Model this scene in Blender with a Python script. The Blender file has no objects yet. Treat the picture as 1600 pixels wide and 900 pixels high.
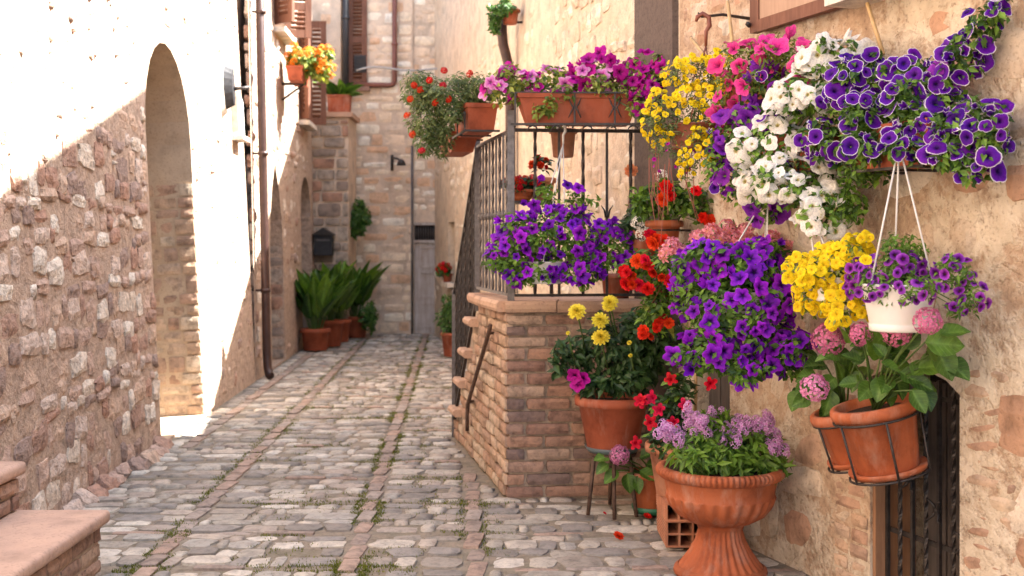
import bpy, bmesh, math, random
from mathutils import Vector, Matrix, noise
R = math.radians
V = Vector
random.seed(7)
SC = bpy.context.scene
COL = SC.collection

# ------------------------------------------------------------------ camera, sky, sun, exposure
FPX, HORIZON, CAM_H = 1800.0, 380.0, 1.45
cam_data = bpy.data.cameras.new('camera')
cam = bpy.data.objects.new('camera', cam_data)
COL.objects.link(cam)
cam.location = (0, 0, CAM_H)
cam.rotation_euler = (R(90), 0, 0)
cam_data.sensor_width = 36.0
cam_data.lens = 36.0 * FPX / 1600.0
cam_data.shift_y = -(450 - HORIZON) / 1600.0
cam_data.clip_start = 0.05
cam_data.clip_end = 500
cam_data.dof.use_dof = True
cam_data.dof.focus_distance = 5.0
cam_data.dof.aperture_fstop = 3.2
SC.camera = cam

SUN_TRAVEL = V((-1.0, -0.15, -1.3)).normalized()
to_sun = -SUN_TRAVEL
sun_el = math.asin(to_sun.z)
world = bpy.data.worlds.new('World')
SC.world = world
world.use_nodes = True
wn = world.node_tree
wn.nodes.clear()
w_out = wn.nodes.new('ShaderNodeOutputWorld')
w_bg = wn.nodes.new('ShaderNodeBackground')
w_sky = wn.nodes.new('ShaderNodeTexSky')
w_sky.sky_type = 'NISHITA'
w_sky.sun_disc = False
w_sky.sun_elevation = sun_el
w_sky.sun_rotation = math.atan2(to_sun.x, to_sun.y)
w_sky.dust_density = 3.0
w_sky.air_density = 1.0
w_hsv = wn.nodes.new('ShaderNodeHueSaturation')
w_hsv.inputs['Saturation'].default_value = 0.85
w_mul = wn.nodes.new('ShaderNodeMix')
w_mul.data_type = 'RGBA'
w_mul.blend_type = 'MULTIPLY'
w_mul.inputs[0].default_value = 1.0
w_mul.inputs[7].default_value = (0.98, 1.0, 1.0, 1)
wn.links.new(w_sky.outputs[0], w_hsv.inputs['Color'])
wn.links.new(w_hsv.outputs[0], w_mul.inputs[6])
wn.links.new(w_mul.outputs[2], w_bg.inputs['Color'])
w_bg.inputs['Strength'].default_value = 0.085
wn.links.new(w_bg.outputs[0], w_out.inputs['Surface'])

sun_d = bpy.data.lights.new('sun', 'SUN')
sun_d.energy = 5.0
sun_d.angle = R(0.5)
sun_d.color = (1.0, 0.97, 0.91)
sun = bpy.data.objects.new('sun', sun_d)
COL.objects.link(sun)
sun.rotation_euler = SUN_TRAVEL.to_track_quat('-Z', 'Y').to_euler()
sun.location = (8, 4, 12)

SC.view_settings.view_transform = 'Standard'
SC.view_settings.look = 'None'
SC.view_settings.gamma = 1.0
SC.view_settings.use_curve_mapping = False
SC.view_settings.exposure = 3.02
SC.cycles.max_bounces = 8
SC.cycles.diffuse_bounces = 4
SC.cycles.transparent_max_bounces = 4
SC.cycles.use_denoising = True
SC.cycles.sample_clamp_indirect = 8.0

# ------------------------------------------------------------------ helpers
def P(px, py, Y):
    """world point seen at photograph pixel (px, py) when it stands Y metres away"""
    return V(((px - 800) / FPX * Y, Y, CAM_H - (py - HORIZON) / FPX * Y))

def to_px(p):
    y = max(p.y, 0.3)
    return 800 + p.x / y * FPX, HORIZON - (p.z - CAM_H) / y * FPX

BASE = {}
def link(o, parent):
    COL.objects.link(o)
    if parent is not None:
        o.parent = parent
        BASE[o.name] = BASE.get(parent.name, V((0, 0, 0)))
    return o

def tag(o, label=None, cat=None, group=None, kind=None):
    if label: o['label'] = label
    if cat: o['category'] = cat
    if group: o['group'] = group
    if kind: o['kind'] = kind
    return o

def thing(name, loc, label, cat, group=None):
    o = bpy.data.objects.new(name, None)
    COL.objects.link(o)
    o.location = loc
    o.empty_display_size = 0.1
    BASE[o.name] = V(loc)
    return tag(o, label, cat, group)

class MB:
    """collects geometry in world coordinates, then builds one mesh object"""
    def __init__(s):
        s.v = []; s.f = []; s.a = []; s.sm = []
    def add(s, verts, faces, a=0.0, smooth=False):
        b = len(s.v)
        s.v.extend(V(p) for p in verts)
        s.f.extend([tuple(i + b for i in f) for f in faces])
        s.sm.extend([smooth] * len(faces))
        if isinstance(a, (int, float)):
            s.a.extend([a] * len(verts))
        else:
            s.a.extend(a)
        return s
    def box(s, lo, hi, a=0.0):
        x0, y0, z0 = lo; x1, y1, z1 = hi
        return s.add([(x0,y0,z0),(x1,y0,z0),(x1,y1,z0),(x0,y1,z0),(x0,y0,z1),(x1,y0,z1),(x1,y1,z1),(x0,y1,z1)],
                     [(0,3,2,1),(4,5,6,7),(0,1,5,4),(1,2,6,5),(2,3,7,6),(3,0,4,7)], a)
    def obox(s, c, ex, ey, ez, a=0.0):
        """box with centre c and half-extent vectors ex, ey, ez (right handed)"""
        vs = [V(c) + sx*ex + sy*ey + sz*ez for sz in (-1,1) for (sx,sy) in ((-1,-1),(1,-1),(1,1),(-1,1))]
        return s.add(vs, [(0,3,2,1),(4,5,6,7),(0,1,5,4),(1,2,6,5),(2,3,7,6),(3,0,4,7)], a)
    def tube(s, pts, r, seg=6, a=0.0, cap=True, twist=None):
        pts = [V(p) for p in pts]
        rs = r if isinstance(r, (list, tuple)) else [r] * len(pts)
        vs, fs = [], []
        prev = None
        for i, p in enumerate(pts):
            d = (pts[min(i+1, len(pts)-1)] - pts[max(i-1, 0)])
            d = d.normalized() if d.length > 1e-9 else V((0,0,1))
            if prev is None:
                prev = d.orthogonal().normalized()
            x = (prev - d * prev.dot(d))
            x = x.normalized() if x.length > 1e-6 else d.orthogonal().normalized()
            prev = x
            y = d.cross(x)
            for k in range(seg):
                t = 2*math.pi*k/seg + (twist or 0)*i
                vs.append(p + (x*math.cos(t) + y*math.sin(t)) * rs[i])
        n = len(pts)
        for i in range(n-1):
            for k in range(seg):
                k2 = (k+1) % seg
                fs.append((i*seg+k, i*seg+k2, (i+1)*seg+k2, (i+1)*seg+k))
        if cap:
            fs.append(tuple(range(seg))[::-1]); fs.append(tuple((n-1)*seg+k for k in range(seg)))
        return s.add(vs, fs, a, smooth=seg > 4 and not twist)
    def lathe(s, c, prof, seg=32, M=None, a=0.0, mod=None, smooth=True, close=True):
        """prof = [(r, z)], revolved about the local z axis at c; mod(k, i) scales the radius"""
        M = M or Matrix.Identity(3)
        c = V(c)
        vs, fs = [], []
        for i, (r, z) in enumerate(prof):
            for k in range(seg):
                t = 2*math.pi*k/seg
                m = mod(t, i, r, z) if mod else 1.0
                vs.append(c + M @ V((r*m*math.cos(t), r*m*math.sin(t), z)))
        for i in range(len(prof)-1):
            for k in range(seg):
                k2 = (k+1) % seg
                fs.append((i*seg+k, i*seg+k2, (i+1)*seg+k2, (i+1)*seg+k))
        return s.add(vs, fs, a, smooth=smooth)
    def build(s, name, mat, parent=None, kind=None, label=None, attr='rnd'):
        b = BASE.get(parent.name, V((0,0,0))) if parent else V((0,0,0))
        me = bpy.data.meshes.new(name)
        me.from_pydata([tuple(p - b) for p in s.v], [], s.f)
        at = me.attributes.new(attr, 'FLOAT', 'POINT')
        at.data.foreach_set('value', [float(x) for x in s.a])
        me.polygons.foreach_set('use_smooth', s.sm)
        me.materials.append(mat)
        me.update()
        o = bpy.data.objects.new(name, me)
        link(o, parent)
        if kind: o['kind'] = kind
        if label: o['label'] = label
        return o

def place(name, me, M, parent):
    """an object that shares mesh me; M is its world matrix"""
    o = bpy.data.objects.new(name, me)
    link(o, parent)
    M = M.copy()
    M.translation -= BASE.get(parent.name, V((0,0,0)))
    o.matrix_basis = M
    return o

def raw_mesh(name, verts, faces, mat, attr=None, a=None, smooth=True):
    me = bpy.data.meshes.new(name)
    me.from_pydata([tuple(v) for v in verts], [], faces)
    if attr:
        at = me.attributes.new(attr, 'FLOAT', 'POINT')
        at.data.foreach_set('value', a)
    me.polygons.foreach_set('use_smooth', [smooth]*len(faces))
    if mat: me.materials.append(mat)
    me.update()
    return me

# ------------------------------------------------------------------ materials
class NT:
    def __init__(s, name):
        s.m = bpy.data.materials.new(name); s.m.use_nodes = True
        s.t = s.m.node_tree; s.t.nodes.clear()
        s.out = s.n('ShaderNodeOutputMaterial')
    def n(s, k, **kw):
        x = s.t.nodes.new(k)
        for a, b in kw.items(): setattr(x, a, b)
        return x
    def l(s, a, b): s.t.links.new(a, b)
    def noise(s, scale, detail=4, rough=0.55, vec=None):
        x = s.n('ShaderNodeTexNoise'); x.inputs['Scale'].default_value = scale
        x.inputs['Detail'].default_value = detail; x.inputs['Roughness'].default_value = rough
        if vec: s.l(vec, x.inputs['Vector'])
        return x
    def ramp(s, fac, stops, interp='LINEAR'):
        x = s.n('ShaderNodeValToRGB'); x.color_ramp.interpolation = interp
        e = x.color_ramp.elements
        while len(e) < len(stops): e.new(0.5)
        for i, (p, c) in enumerate(stops):
            e[i].position = p; e[i].color = (c[0], c[1], c[2], 1)
        s.l(fac, x.inputs['Fac']); return x
    def math(s, op, a, b=None, clamp=False):
        x = s.n('ShaderNodeMath', operation=op, use_clamp=clamp)
        for i, q in enumerate((a, b)):
            if q is None: continue
            if isinstance(q, (int, float)): x.inputs[i].default_value = q
            else: s.l(q, x.inputs[i])
        return x.outputs[0]
    def mix(s, fac, a, b, blend='MIX'):
        x = s.n('ShaderNodeMix', data_type='RGBA', blend_type=blend)
        for i, q in ((0, fac), (6, a), (7, b)):
            if isinstance(q, (int, float)): x.inputs[i].default_value = q
            elif isinstance(q, tuple): x.inputs[i].default_value = (q[0], q[1], q[2], 1)
            else: s.l(q, x.inputs[i])
        return x.outputs[2]
    def attr(s, name):
        x = s.n('ShaderNodeAttribute'); x.attribute_name = name; return x.outputs['Fac']
    def rnd(s):
        oi = s.n('ShaderNodeObjectInfo')
        return s.math('FRACT', s.math('ADD', oi.outputs['Random'], s.attr('rnd')))
    def pos(s): return s.n('ShaderNodeNewGeometry').outputs['Position']
    def bsdf(s, col, rough=0.8, metal=0.0, spec=0.5, normal=None):
        x = s.n('ShaderNodeBsdfPrincipled')
        for k, q in (('Base Color', col), ('Roughness', rough), ('Metallic', metal), ('Specular IOR Level', spec)):
            if isinstance(q, (int, float)): x.inputs[k].default_value = q
            elif isinstance(q, tuple): x.inputs[k].default_value = (q[0], q[1], q[2], 1)
            else: s.l(q, x.inputs[k])
        if normal: s.l(normal, x.inputs['Normal'])
        return x.outputs[0]
    def bump(s, h, strength=0.4, dist=0.01, normal=None):
        x = s.n('ShaderNodeBump'); x.inputs['Strength'].default_value = strength; x.inputs['Distance'].default_value = dist
        s.l(h, x.inputs['Height'])
        if normal: s.l(normal, x.inputs['Normal'])
        return x.outputs[0]
    def done(s, sh): s.l(sh, s.out.inputs['Surface']); return s.m

def stone_mat(name, pal, scale=9, bump=0.6, dist=0.012, rough=0.88, stain=(0.25,0.2,0.16), stain_amt=0.35, var=0.5, fine=60):
    t = NT(name); p = t.pos()
    st = [((i + 0.0) / max(1, len(pal) - 1), c) for i, c in enumerate(pal)]
    base = t.ramp(t.rnd(), [(i / len(pal), c) for i, c in enumerate(pal)] if len(pal) > 3 else st, 'CONSTANT' if len(pal) > 3 else 'LINEAR').outputs[0]
    n1 = t.noise(scale, 4, 0.62, p); n2 = t.noise(fine, 3, 0.65, p); n3 = t.noise(scale * 0.35, 3, 0.6, p)
    shade = t.ramp(n1.outputs[0], [(0.3, (1-var,)*3), (0.5, (1, 1, 1)), (0.72, (1+var*0.55, 1+var*0.5, 1+var*0.42))]).outputs[0]
    c = t.mix(1.0, base, shade, 'MULTIPLY')
    sf = t.math('MULTIPLY', t.ramp(n3.outputs[0], [(0.48, (0,0,0)), (0.68, (1,1,1))]).outputs[0], stain_amt)
    c = t.mix(sf, c, stain)
    c = t.mix(t.math('MULTIPLY', t.ramp(n2.outputs[0], [(0.3,(1,1,1)),(0.46,(0,0,0))]).outputs[0], 0.45), c, tuple(x*0.55 for x in stain))
    h = t.math('ADD', n1.outputs[0], t.math('MULTIPLY', n2.outputs[0], 0.35))
    return t.done(t.bsdf(c, rough, spec=0.25, normal=t.bump(h, bump, dist)))

def plain_mat(name, col, rough=0.6, metal=0.0, var=0.15, scale=25, bump=0.1, spec=0.4):
    t = NT(name); p = t.pos()
    n1 = t.noise(scale, 5, 0.6, p); n2 = t.noise(scale*6, 3, 0.6, p)
    sh = t.ramp(n1.outputs[0], [(0.3, (1-var,)*3), (0.7, (1+var,)*3)]).outputs[0]
    c = t.mix(1.0, (col[0], col[1], col[2]), sh, 'MULTIPLY')
    return t.done(t.bsdf(c, t.math('ADD', t.math('MULTIPLY', n2.outputs[0], 0.25), rough-0.12), metal, spec, t.bump(t.math('ADD', n1.outputs[0], n2.outputs[0]), bump, 0.004)))

def terracotta_mat(name, col, salt=0.35, scale=7):
    """fired clay with salt bloom, damp stains and scuffs"""
    t = NT(name); p = t.pos()
    st = t.n('ShaderNodeMapping'); st.inputs['Scale'].default_value = (1, 1, 0.25); t.l(p, st.inputs['Vector'])
    n1 = t.noise(scale, 5, 0.65, p); n2 = t.noise(110, 3, 0.6, p); n3 = t.noise(scale*1.6, 5, 0.72, st.outputs[0]); n4 = t.noise(32, 4, 0.7, p)
    oi = t.n('ShaderNodeObjectInfo').outputs['Random']
    v = t.math('ADD', t.math('MULTIPLY', oi, 0.3), 0.82)
    c = t.mix(1.0, tuple(col), t.ramp(n1.outputs[0], [(0.3,(0.6,0.55,0.52)),(0.52,(1,1,1)),(0.75,(1.15,1.2,1.2))]).outputs[0], 'MULTIPLY')
    hs = t.n('ShaderNodeHueSaturation'); t.l(c, hs.inputs['Color']); t.l(v, hs.inputs['Value'])
    c = t.mix(t.math('MULTIPLY', t.ramp(n3.outputs[0], [(0.5,(0,0,0)),(0.72,(1,1,1))]).outputs[0], salt), hs.outputs[0], (0.5,0.36,0.28))
    c = t.mix(t.math('MULTIPLY', t.ramp(n4.outputs[0], [(0.6,(0,0,0)),(0.72,(1,1,1))]).outputs[0], 0.4*salt+0.1), c, (0.16,0.09,0.06))
    return t.done(t.bsdf(c, t.math('ADD', 0.55, t.math('MULTIPLY', n4.outputs[0], 0.35)), spec=0.3, normal=t.bump(t.math('ADD', n1.outputs[0], t.math('ADD', n2.outputs[0], n4.outputs[0])), 0.25, 0.004)))

def leaf_mat(name, dark, light, trans=0.3, rough=0.45, gloss=0.35):
    t = NT(name)
    c = t.ramp(t.rnd(), [(0.0, dark), (0.55, tuple((a+b)/2 for a, b in zip(dark, light))), (1.0, light)]).outputs[0]
    c = t.mix(t.math('MULTIPLY', t.math('POWER', t.attr('rib'), 5), 0.55), c, tuple(min(1, x*1.7+0.05) for x in light))
    vn = t.ramp(t.math('FRACT', t.math('MULTIPLY', t.attr('len'), 7.0)), [(0.0, (1,1,1)), (0.12, (0,0,0)), (0.88, (0,0,0)), (1.0, (1,1,1))]).outputs[0]
    vn = t.math('MULTIPLY', vn, t.math('GREATER_THAN', t.attr('len'), 0.001))
    c = t.mix(t.math('MULTIPLY', vn, 0.3), c, tuple(min(1, x*1.6+0.04) for x in light))
    mott = t.noise(30, 3, 0.6, t.pos())
    c = t.mix(1.0, c, t.ramp(mott.outputs[0], [(0.3, (0.6,0.62,0.6)), (0.6, (1.1,1.1,1.0))]).outputs[0], 'MULTIPLY')
    b = t.bsdf(c, rough, spec=gloss, normal=t.bump(t.math('SUBTRACT', 1.0, vn), 0.35, 0.004))
    tr = t.n('ShaderNodeBsdfTranslucent')
    t.l(t.mix(1.0, c, (1.5, 1.5, 0.6), 'MULTIPLY'), tr.inputs['Color'])
    mx = t.n('ShaderNodeMixShader'); mx.inputs[0].default_value = trans
    t.l(b, mx.inputs[1]); t.l(tr.outputs[0], mx.inputs[2])
    return t.done(mx.outputs[0])

def petal_mat(name, stops, trans=0.3, var=0.35, hue=0.012, rough=0.55):
    """colour runs along 'rad' from the throat (0) to the rim (1)"""
    t = NT(name)
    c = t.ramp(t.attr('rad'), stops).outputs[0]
    oi = t.n('ShaderNodeObjectInfo').outputs['Random']
    hs = t.n('ShaderNodeHueSaturation'); t.l(c, hs.inputs['Color'])
    t.l(t.math('ADD', t.math('MULTIPLY', oi, var), 1-var*0.5), hs.inputs['Value'])
    t.l(t.math('ADD', t.math('MULTIPLY', t.math('FRACT', t.math('MULTIPLY', oi, 7.31)), 2*hue), 0.5-hue), hs.inputs['Hue'])
    nv = t.noise(140, 3, 0.6, t.pos())
    cc = t.mix(1.0, hs.outputs[0], t.ramp(nv.outputs[0], [(0.3, (0.72,0.7,0.76)), (0.5, (1,1,1)), (0.72, (1.2,1.2,1.15))]).outputs[0], 'MULTIPLY')
    b = t.bsdf(cc, rough, spec=0.15)
    tr = t.n('ShaderNodeBsdfTranslucent'); t.l(cc, tr.inputs['Color'])
    mx = t.n('ShaderNodeMixShader'); mx.inputs[0].default_value = trans
    t.l(b, mx.inputs[1]); t.l(tr.outputs[0], mx.inputs[2])
    return t.done(mx.outputs[0])

def wood_mat(name, c1, c2, scale=18, rough=0.7):
    t = NT(name)
    mp = t.n('ShaderNodeMapping'); mp.inputs['Scale'].default_value = (1, 1, 0.12)
    t.l(t.pos(), mp.inputs['Vector'])
    n1 = t.noise(scale*2, 6, 0.65, mp.outputs[0]); n2 = t.noise(6, 3, 0.5, t.pos())
    f = t.math('ADD', t.math('MULTIPLY', n1.outputs[0], 0.7), t.math('MULTIPLY', n2.outputs[0], 0.35))
    c = t.ramp(f, [(0.35, c1), (0.68, c2)]).outputs[0]
    return t.done(t.bsdf(c, rough, spec=0.3, normal=t.bump(n1.outputs[0], 0.35, 0.004)))

M_ = {}
M_['rubble'] = stone_mat('pink_rubble', [(0.5,0.36,0.29),(0.62,0.5,0.42),(0.4,0.26,0.2),(0.7,0.61,0.51),(0.54,0.39,0.31),(0.34,0.25,0.21),(0.74,0.67,0.58),(0.56,0.41,0.31),(0.44,0.27,0.2)], 24, 1.0, 0.025, stain_amt=0.3, stain=(0.34,0.23,0.18), var=0.45)
M_['mortar_pink'] = stone_mat('pink_mortar', [(0.46,0.345,0.265),(0.46,0.345,0.265)], 16, 0.9, 0.03, stain_amt=0.45, stain=(0.37,0.26,0.2), var=0.4)
M_['cream'] = stone_mat('cream_stone', [(0.7,0.59,0.45),(0.74,0.65,0.52),(0.66,0.53,0.4),(0.78,0.7,0.57),(0.7,0.57,0.42),(0.68,0.56,0.44)], 14, 0.9, 0.02, stain_amt=0.25, stain=(0.5,0.36,0.24), var=0.35)
M_['cream_mortar'] = stone_mat('cream_mortar', [(0.66,0.54,0.41),(0.66,0.54,0.41)], 6, 0.8, 0.03, stain_amt=0.4, stain=(0.54,0.36,0.23), var=0.3)
def old_plaster(name):
    """worn lime plaster: cream skin flaking off a redder, rougher ground"""
    t = NT(name); p = t.pos()
    n1 = t.noise(5.5, 5, 0.65, p); n2 = t.noise(42, 3, 0.65, p); n3 = t.noise(1.7, 5, 0.62, p); n4 = t.noise(14, 4, 0.7, p)
    vo = t.n('ShaderNodeTexVoronoi'); vo.feature = 'DISTANCE_TO_EDGE'; vo.inputs['Scale'].default_value = 3.2
    mp = t.n('ShaderNodeMix', data_type='VECTOR'); mp.inputs[0].default_value = 0.25
    t.l(p, mp.inputs[4]); t.l(n1.outputs[1], mp.inputs[5]); t.l(mp.outputs[1], vo.inputs['Vector'])
    flake = t.ramp(t.math('ADD', t.math('MULTIPLY', n3.outputs[0], 0.65), t.math('MULTIPLY', n4.outputs[0], 0.35)), [(0.46, (0,0,0)), (0.54, (1,1,1))]).outputs[0]
    under = t.ramp(n4.outputs[0], [(0.3, (0.32,0.22,0.15)), (0.5, (0.48,0.35,0.24)), (0.68, (0.58,0.47,0.35))]).outputs[0]
    skin = t.ramp(n1.outputs[0], [(0.3, (0.46,0.38,0.28)), (0.5, (0.6,0.51,0.39)), (0.7, (0.7,0.62,0.5))]).outputs[0]
    c = t.mix(flake, under, skin)
    c = t.mix(t.math('MULTIPLY', t.ramp(n2.outputs[0], [(0.3,(1,1,1)),(0.44,(0,0,0))]).outputs[0], 0.55), c, (0.16,0.1,0.07))
    crack = t.ramp(vo.outputs[0], [(0.0, (1,1,1)), (0.035, (0,0,0))]).outputs[0]
    c = t.mix(t.math('MULTIPLY', crack, t.math('MULTIPLY', t.ramp(n3.outputs[0], [(0.45,(0,0,0)),(0.6,(1,1,1))]).outputs[0], 0.25)), c, (0.2,0.13,0.09))
    h = t.math('ADD', t.math('ADD', t.math('MULTIPLY', flake, 0.35), t.math('MULTIPLY', n4.outputs[0], 0.8)), t.math('SUBTRACT', t.math('MULTIPLY', n2.outputs[0], 0.4), t.math('MULTIPLY', crack, 0.2)))
    return t.done(t.bsdf(c, 0.9, spec=0.2, normal=t.bump(h, 0.7, 0.025)))
M_['plaster'] = old_plaster('ochre_plaster')
M_['house_stone'] = stone_mat('ochre_stone', [(0.56,0.46,0.35),(0.46,0.31,0.22),(0.6,0.51,0.4),(0.51,0.4,0.29),(0.64,0.56,0.46),(0.54,0.43,0.33),(0.44,0.27,0.18)], 10, 0.8, 0.02, stain_amt=0.35, stain=(0.3,0.17,0.1), var=0.4)
M_['far_stone'] = stone_mat('far_stone', [(0.8,0.65,0.48),(0.84,0.75,0.6),(0.7,0.47,0.31),(0.87,0.81,0.69),(0.78,0.62,0.46),(0.7,0.57,0.44),(0.83,0.7,0.53)], 9, 0.6, 0.02, stain_amt=0.2, stain=(0.42,0.25,0.16), var=0.25)
M_['far_mortar'] = stone_mat('far_mortar', [(0.66,0.53,0.41),(0.66,0.53,0.41)], 5, 0.6, 0.02, stain_amt=0.3, stain=(0.4,0.28,0.2), var=0.3)
M_['cobble'] = stone_mat('cobble', [(0.35,0.32,0.27),(0.45,0.41,0.345),(0.22,0.2,0.175),(0.5,0.455,0.385),(0.36,0.31,0.26),(0.37,0.35,0.31),(0.27,0.25,0.225),(0.44,0.38,0.315),(0.57,0.53,0.46),(0.31,0.275,0.23)], 20, 0.55, 0.01, rough=0.62, stain_amt=0.3, stain=(0.22,0.19,0.16), var=0.35)
M_['bed'] = stone_mat('joint_earth', [(0.26,0.22,0.17),(0.26,0.22,0.17)], 12, 0.9, 0.02, stain_amt=0.4, stain=(0.12,0.12,0.07), var=0.4)
M_['paver'] = stone_mat('clay_paver', [(0.34,0.25,0.2),(0.31,0.25,0.21),(0.37,0.275,0.22),(0.29,0.235,0.2),(0.35,0.3,0.26)], 18, 0.5, 0.01, stain_amt=0.35, stain=(0.25,0.2,0.16))
M_['brick'] = stone_mat('worn_brick', [(0.34,0.2,0.14),(0.4,0.26,0.19),(0.27,0.16,0.12),(0.42,0.3,0.22),(0.32,0.21,0.16),(0.2,0.14,0.12),(0.37,0.22,0.15)], 20, 0.7, 0.015, stain_amt=0.3, stain=(0.24,0.16,0.12))
M_['brick_tan'] = stone_mat('tan_brick', [(0.46,0.32,0.22),(0.5,0.37,0.27),(0.42,0.27,0.19),(0.54,0.43,0.32),(0.38,0.26,0.19)], 12, 0.6, 0.012, stain_amt=0.25, stain=(0.4,0.24,0.15))
M_['brick_mortar'] = stone_mat('brick_mortar', [(0.4,0.31,0.23),(0.4,0.31,0.23)], 14, 0.8, 0.01, stain_amt=0.3, stain=(0.25,0.18,0.13))
M_['coping'] = stone_mat('sandstone', [(0.5,0.32,0.22),(0.55,0.37,0.26),(0.47,0.29,0.2)], 8, 0.4, 0.01, rough=0.75, stain_amt=0.3, stain=(0.33,0.2,0.14), var=0.25)
M_['tread'] = stone_mat('pink_tread', [(0.48,0.32,0.25),(0.5,0.34,0.26)], 6, 0.35, 0.008, rough=0.7, stain_amt=0.35, stain=(0.34,0.23,0.18), var=0.25)
M_['jamb'] = stone_mat('tan_plaster', [(0.5,0.38,0.27),(0.5,0.38,0.27)], 5, 0.4, 0.01, stain_amt=0.4, stain=(0.4,0.26,0.15), var=0.2)
M_['dark_render'] = stone_mat('dark_render', [(0.12,0.09,0.075),(0.12,0.09,0.075)], 30, 0.6, 0.006, stain_amt=0.3, stain=(0.08,0.06,0.05), var=0.25)
M_['buttress'] = stone_mat('grey_blocks', [(0.34,0.28,0.23),(0.4,0.33,0.27),(0.4,0.24,0.17),(0.3,0.24,0.2),(0.44,0.37,0.3)], 9, 0.7, 0.015, stain_amt=0.3, stain=(0.16,0.12,0.1))
M_['iron'] = plain_mat('wrought_iron', (0.055,0.048,0.045), 0.5, 0.6, 0.3, 40, 0.25)
M_['iron_grey'] = plain_mat('grey_iron', (0.13,0.12,0.12), 0.45, 0.5, 0.3, 30, 0.2)
M_['rust'] = plain_mat('rusty_iron', (0.11,0.065,0.045), 0.75, 0.2, 0.4, 40, 0.4)
M_['pipe'] = plain_mat('brown_pipe', (0.05,0.026,0.022), 0.4, 0.2, 0.3, 12, 0.1)
M_['pipe_red'] = plain_mat('red_pipe', (0.2,0.08,0.06), 0.5, 0.1, 0.2, 12, 0.1)
M_['cable'] = plain_mat('grey_cable', (0.4,0.39,0.38), 0.6, 0, 0.2)
M_['black'] = plain_mat('black_metal', (0.03,0.03,0.034), 0.6, 0.1, 0.3)
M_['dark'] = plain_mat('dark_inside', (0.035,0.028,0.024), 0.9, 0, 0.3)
M_['white_plastic'] = plain_mat('white_plastic', (0.72,0.7,0.66), 0.35, 0, 0.05, 12, 0.02)
M_['cord'] = plain_mat('white_cord', (0.7,0.7,0.68), 0.5, 0, 0.05)
M_['brown_plastic'] = plain_mat('brown_plastic', (0.2,0.06,0.035), 0.35, 0, 0.1)
M_['green_plastic'] = plain_mat('green_plastic', (0.03,0.15,0.08), 0.4, 0, 0.1)
M_['grey_plastic'] = plain_mat('grey_blue_plastic', (0.1,0.13,0.14), 0.45, 0, 0.1)
M_['bamboo'] = plain_mat('bamboo', (0.5,0.33,0.15), 0.5, 0, 0.2)
M_['soil'] = plain_mat('potting_soil', (0.035,0.022,0.015), 0.95, 0, 0.5, 60, 0.9)
M_['terra'] = terracotta_mat('terracotta', (0.33,0.085,0.04), 0.4)
M_['terra_orange'] = terracotta_mat('orange_terracotta', (0.37,0.1,0.038), 0.38)
M_['terra_pale'] = terracotta_mat('pale_terracotta', (0.48,0.21,0.12), 0.35)
M_['plastic_terra'] = terracotta_mat('terracotta_plastic', (0.33,0.08,0.036), 0.12)
M_['shutter'] = wood_mat('shutter_brown', (0.11,0.045,0.028), (0.2,0.09,0.055))
M_['shutter_panel'] = wood_mat('shutter_panel', (0.34,0.22,0.15), (0.44,0.3,0.21))
M_['door_grey'] = wood_mat('weathered_grey_door', (0.36,0.29,0.24), (0.56,0.53,0.51), 10)
M_['door_brown'] = wood_mat('weathered_brown_board', (0.22,0.11,0.06), (0.36,0.2,0.11))
M_['door_dark'] = wood_mat('dark_plank', (0.06,0.05,0.045), (0.12,0.1,0.09))
M_['sill'] = stone_mat('pale_sill', [(0.66,0.6,0.52),(0.66,0.6,0.52)], 8, 0.3, 0.006, stain_amt=0.2)
M_['stem'] = leaf_mat('green_stem', (0.05,0.1,0.02), (0.1,0.16,0.04), 0.05)
M_['stem_red'] = plain_mat('reddish_stem', (0.24,0.07,0.04), 0.5)
M_['leaf'] = leaf_mat('petunia_leaf', (0.022,0.065,0.012), (0.2,0.36,0.05))
M_['leaf_pale'] = leaf_mat('pale_leaf', (0.06,0.12,0.018), (0.33,0.38,0.08))
M_['leaf_dark'] = leaf_mat('dark_leaf', (0.012,0.036,0.012), (0.045,0.1,0.026), 0.12)
M_['leaf_grey'] = leaf_mat('verbena_leaf', (0.06,0.1,0.035), (0.17,0.22,0.08), 0.2)
M_['leaf_hyd'] = leaf_mat('hydrangea_leaf', (0.03,0.085,0.018), (0.11,0.22,0.035), 0.22, 0.38)
M_['leaf_aspi'] = leaf_mat('aspidistra_leaf', (0.02,0.065,0.012), (0.12,0.24,0.03), 0.25, 0.35)
M_['leaf_fern'] = leaf_mat('shrub_leaf', (0.03,0.09,0.015), (0.09,0.19,0.035), 0.25)
M_['moss'] = leaf_mat('moss', (0.08,0.1,0.02), (0.2,0.22,0.05), 0.2, 0.9, 0.05)
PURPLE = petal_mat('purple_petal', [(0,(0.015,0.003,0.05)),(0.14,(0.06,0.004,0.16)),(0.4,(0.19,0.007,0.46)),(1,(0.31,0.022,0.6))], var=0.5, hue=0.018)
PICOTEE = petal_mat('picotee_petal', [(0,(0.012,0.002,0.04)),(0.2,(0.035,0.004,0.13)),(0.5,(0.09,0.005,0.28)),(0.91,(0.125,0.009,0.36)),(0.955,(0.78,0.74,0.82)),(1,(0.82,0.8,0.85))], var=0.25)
VIOLET = petal_mat('violet_petal', [(0,(0.03,0.005,0.08)),(0.3,(0.17,0.012,0.34)),(1,(0.28,0.04,0.48))])
WHITE = petal_mat('white_petal', [(0,(0.35,0.26,0.06)),(0.14,(0.5,0.45,0.2)),(0.26,(0.82,0.8,0.72)),(1,(0.86,0.84,0.8))], var=0.08, hue=0.0)
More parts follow.
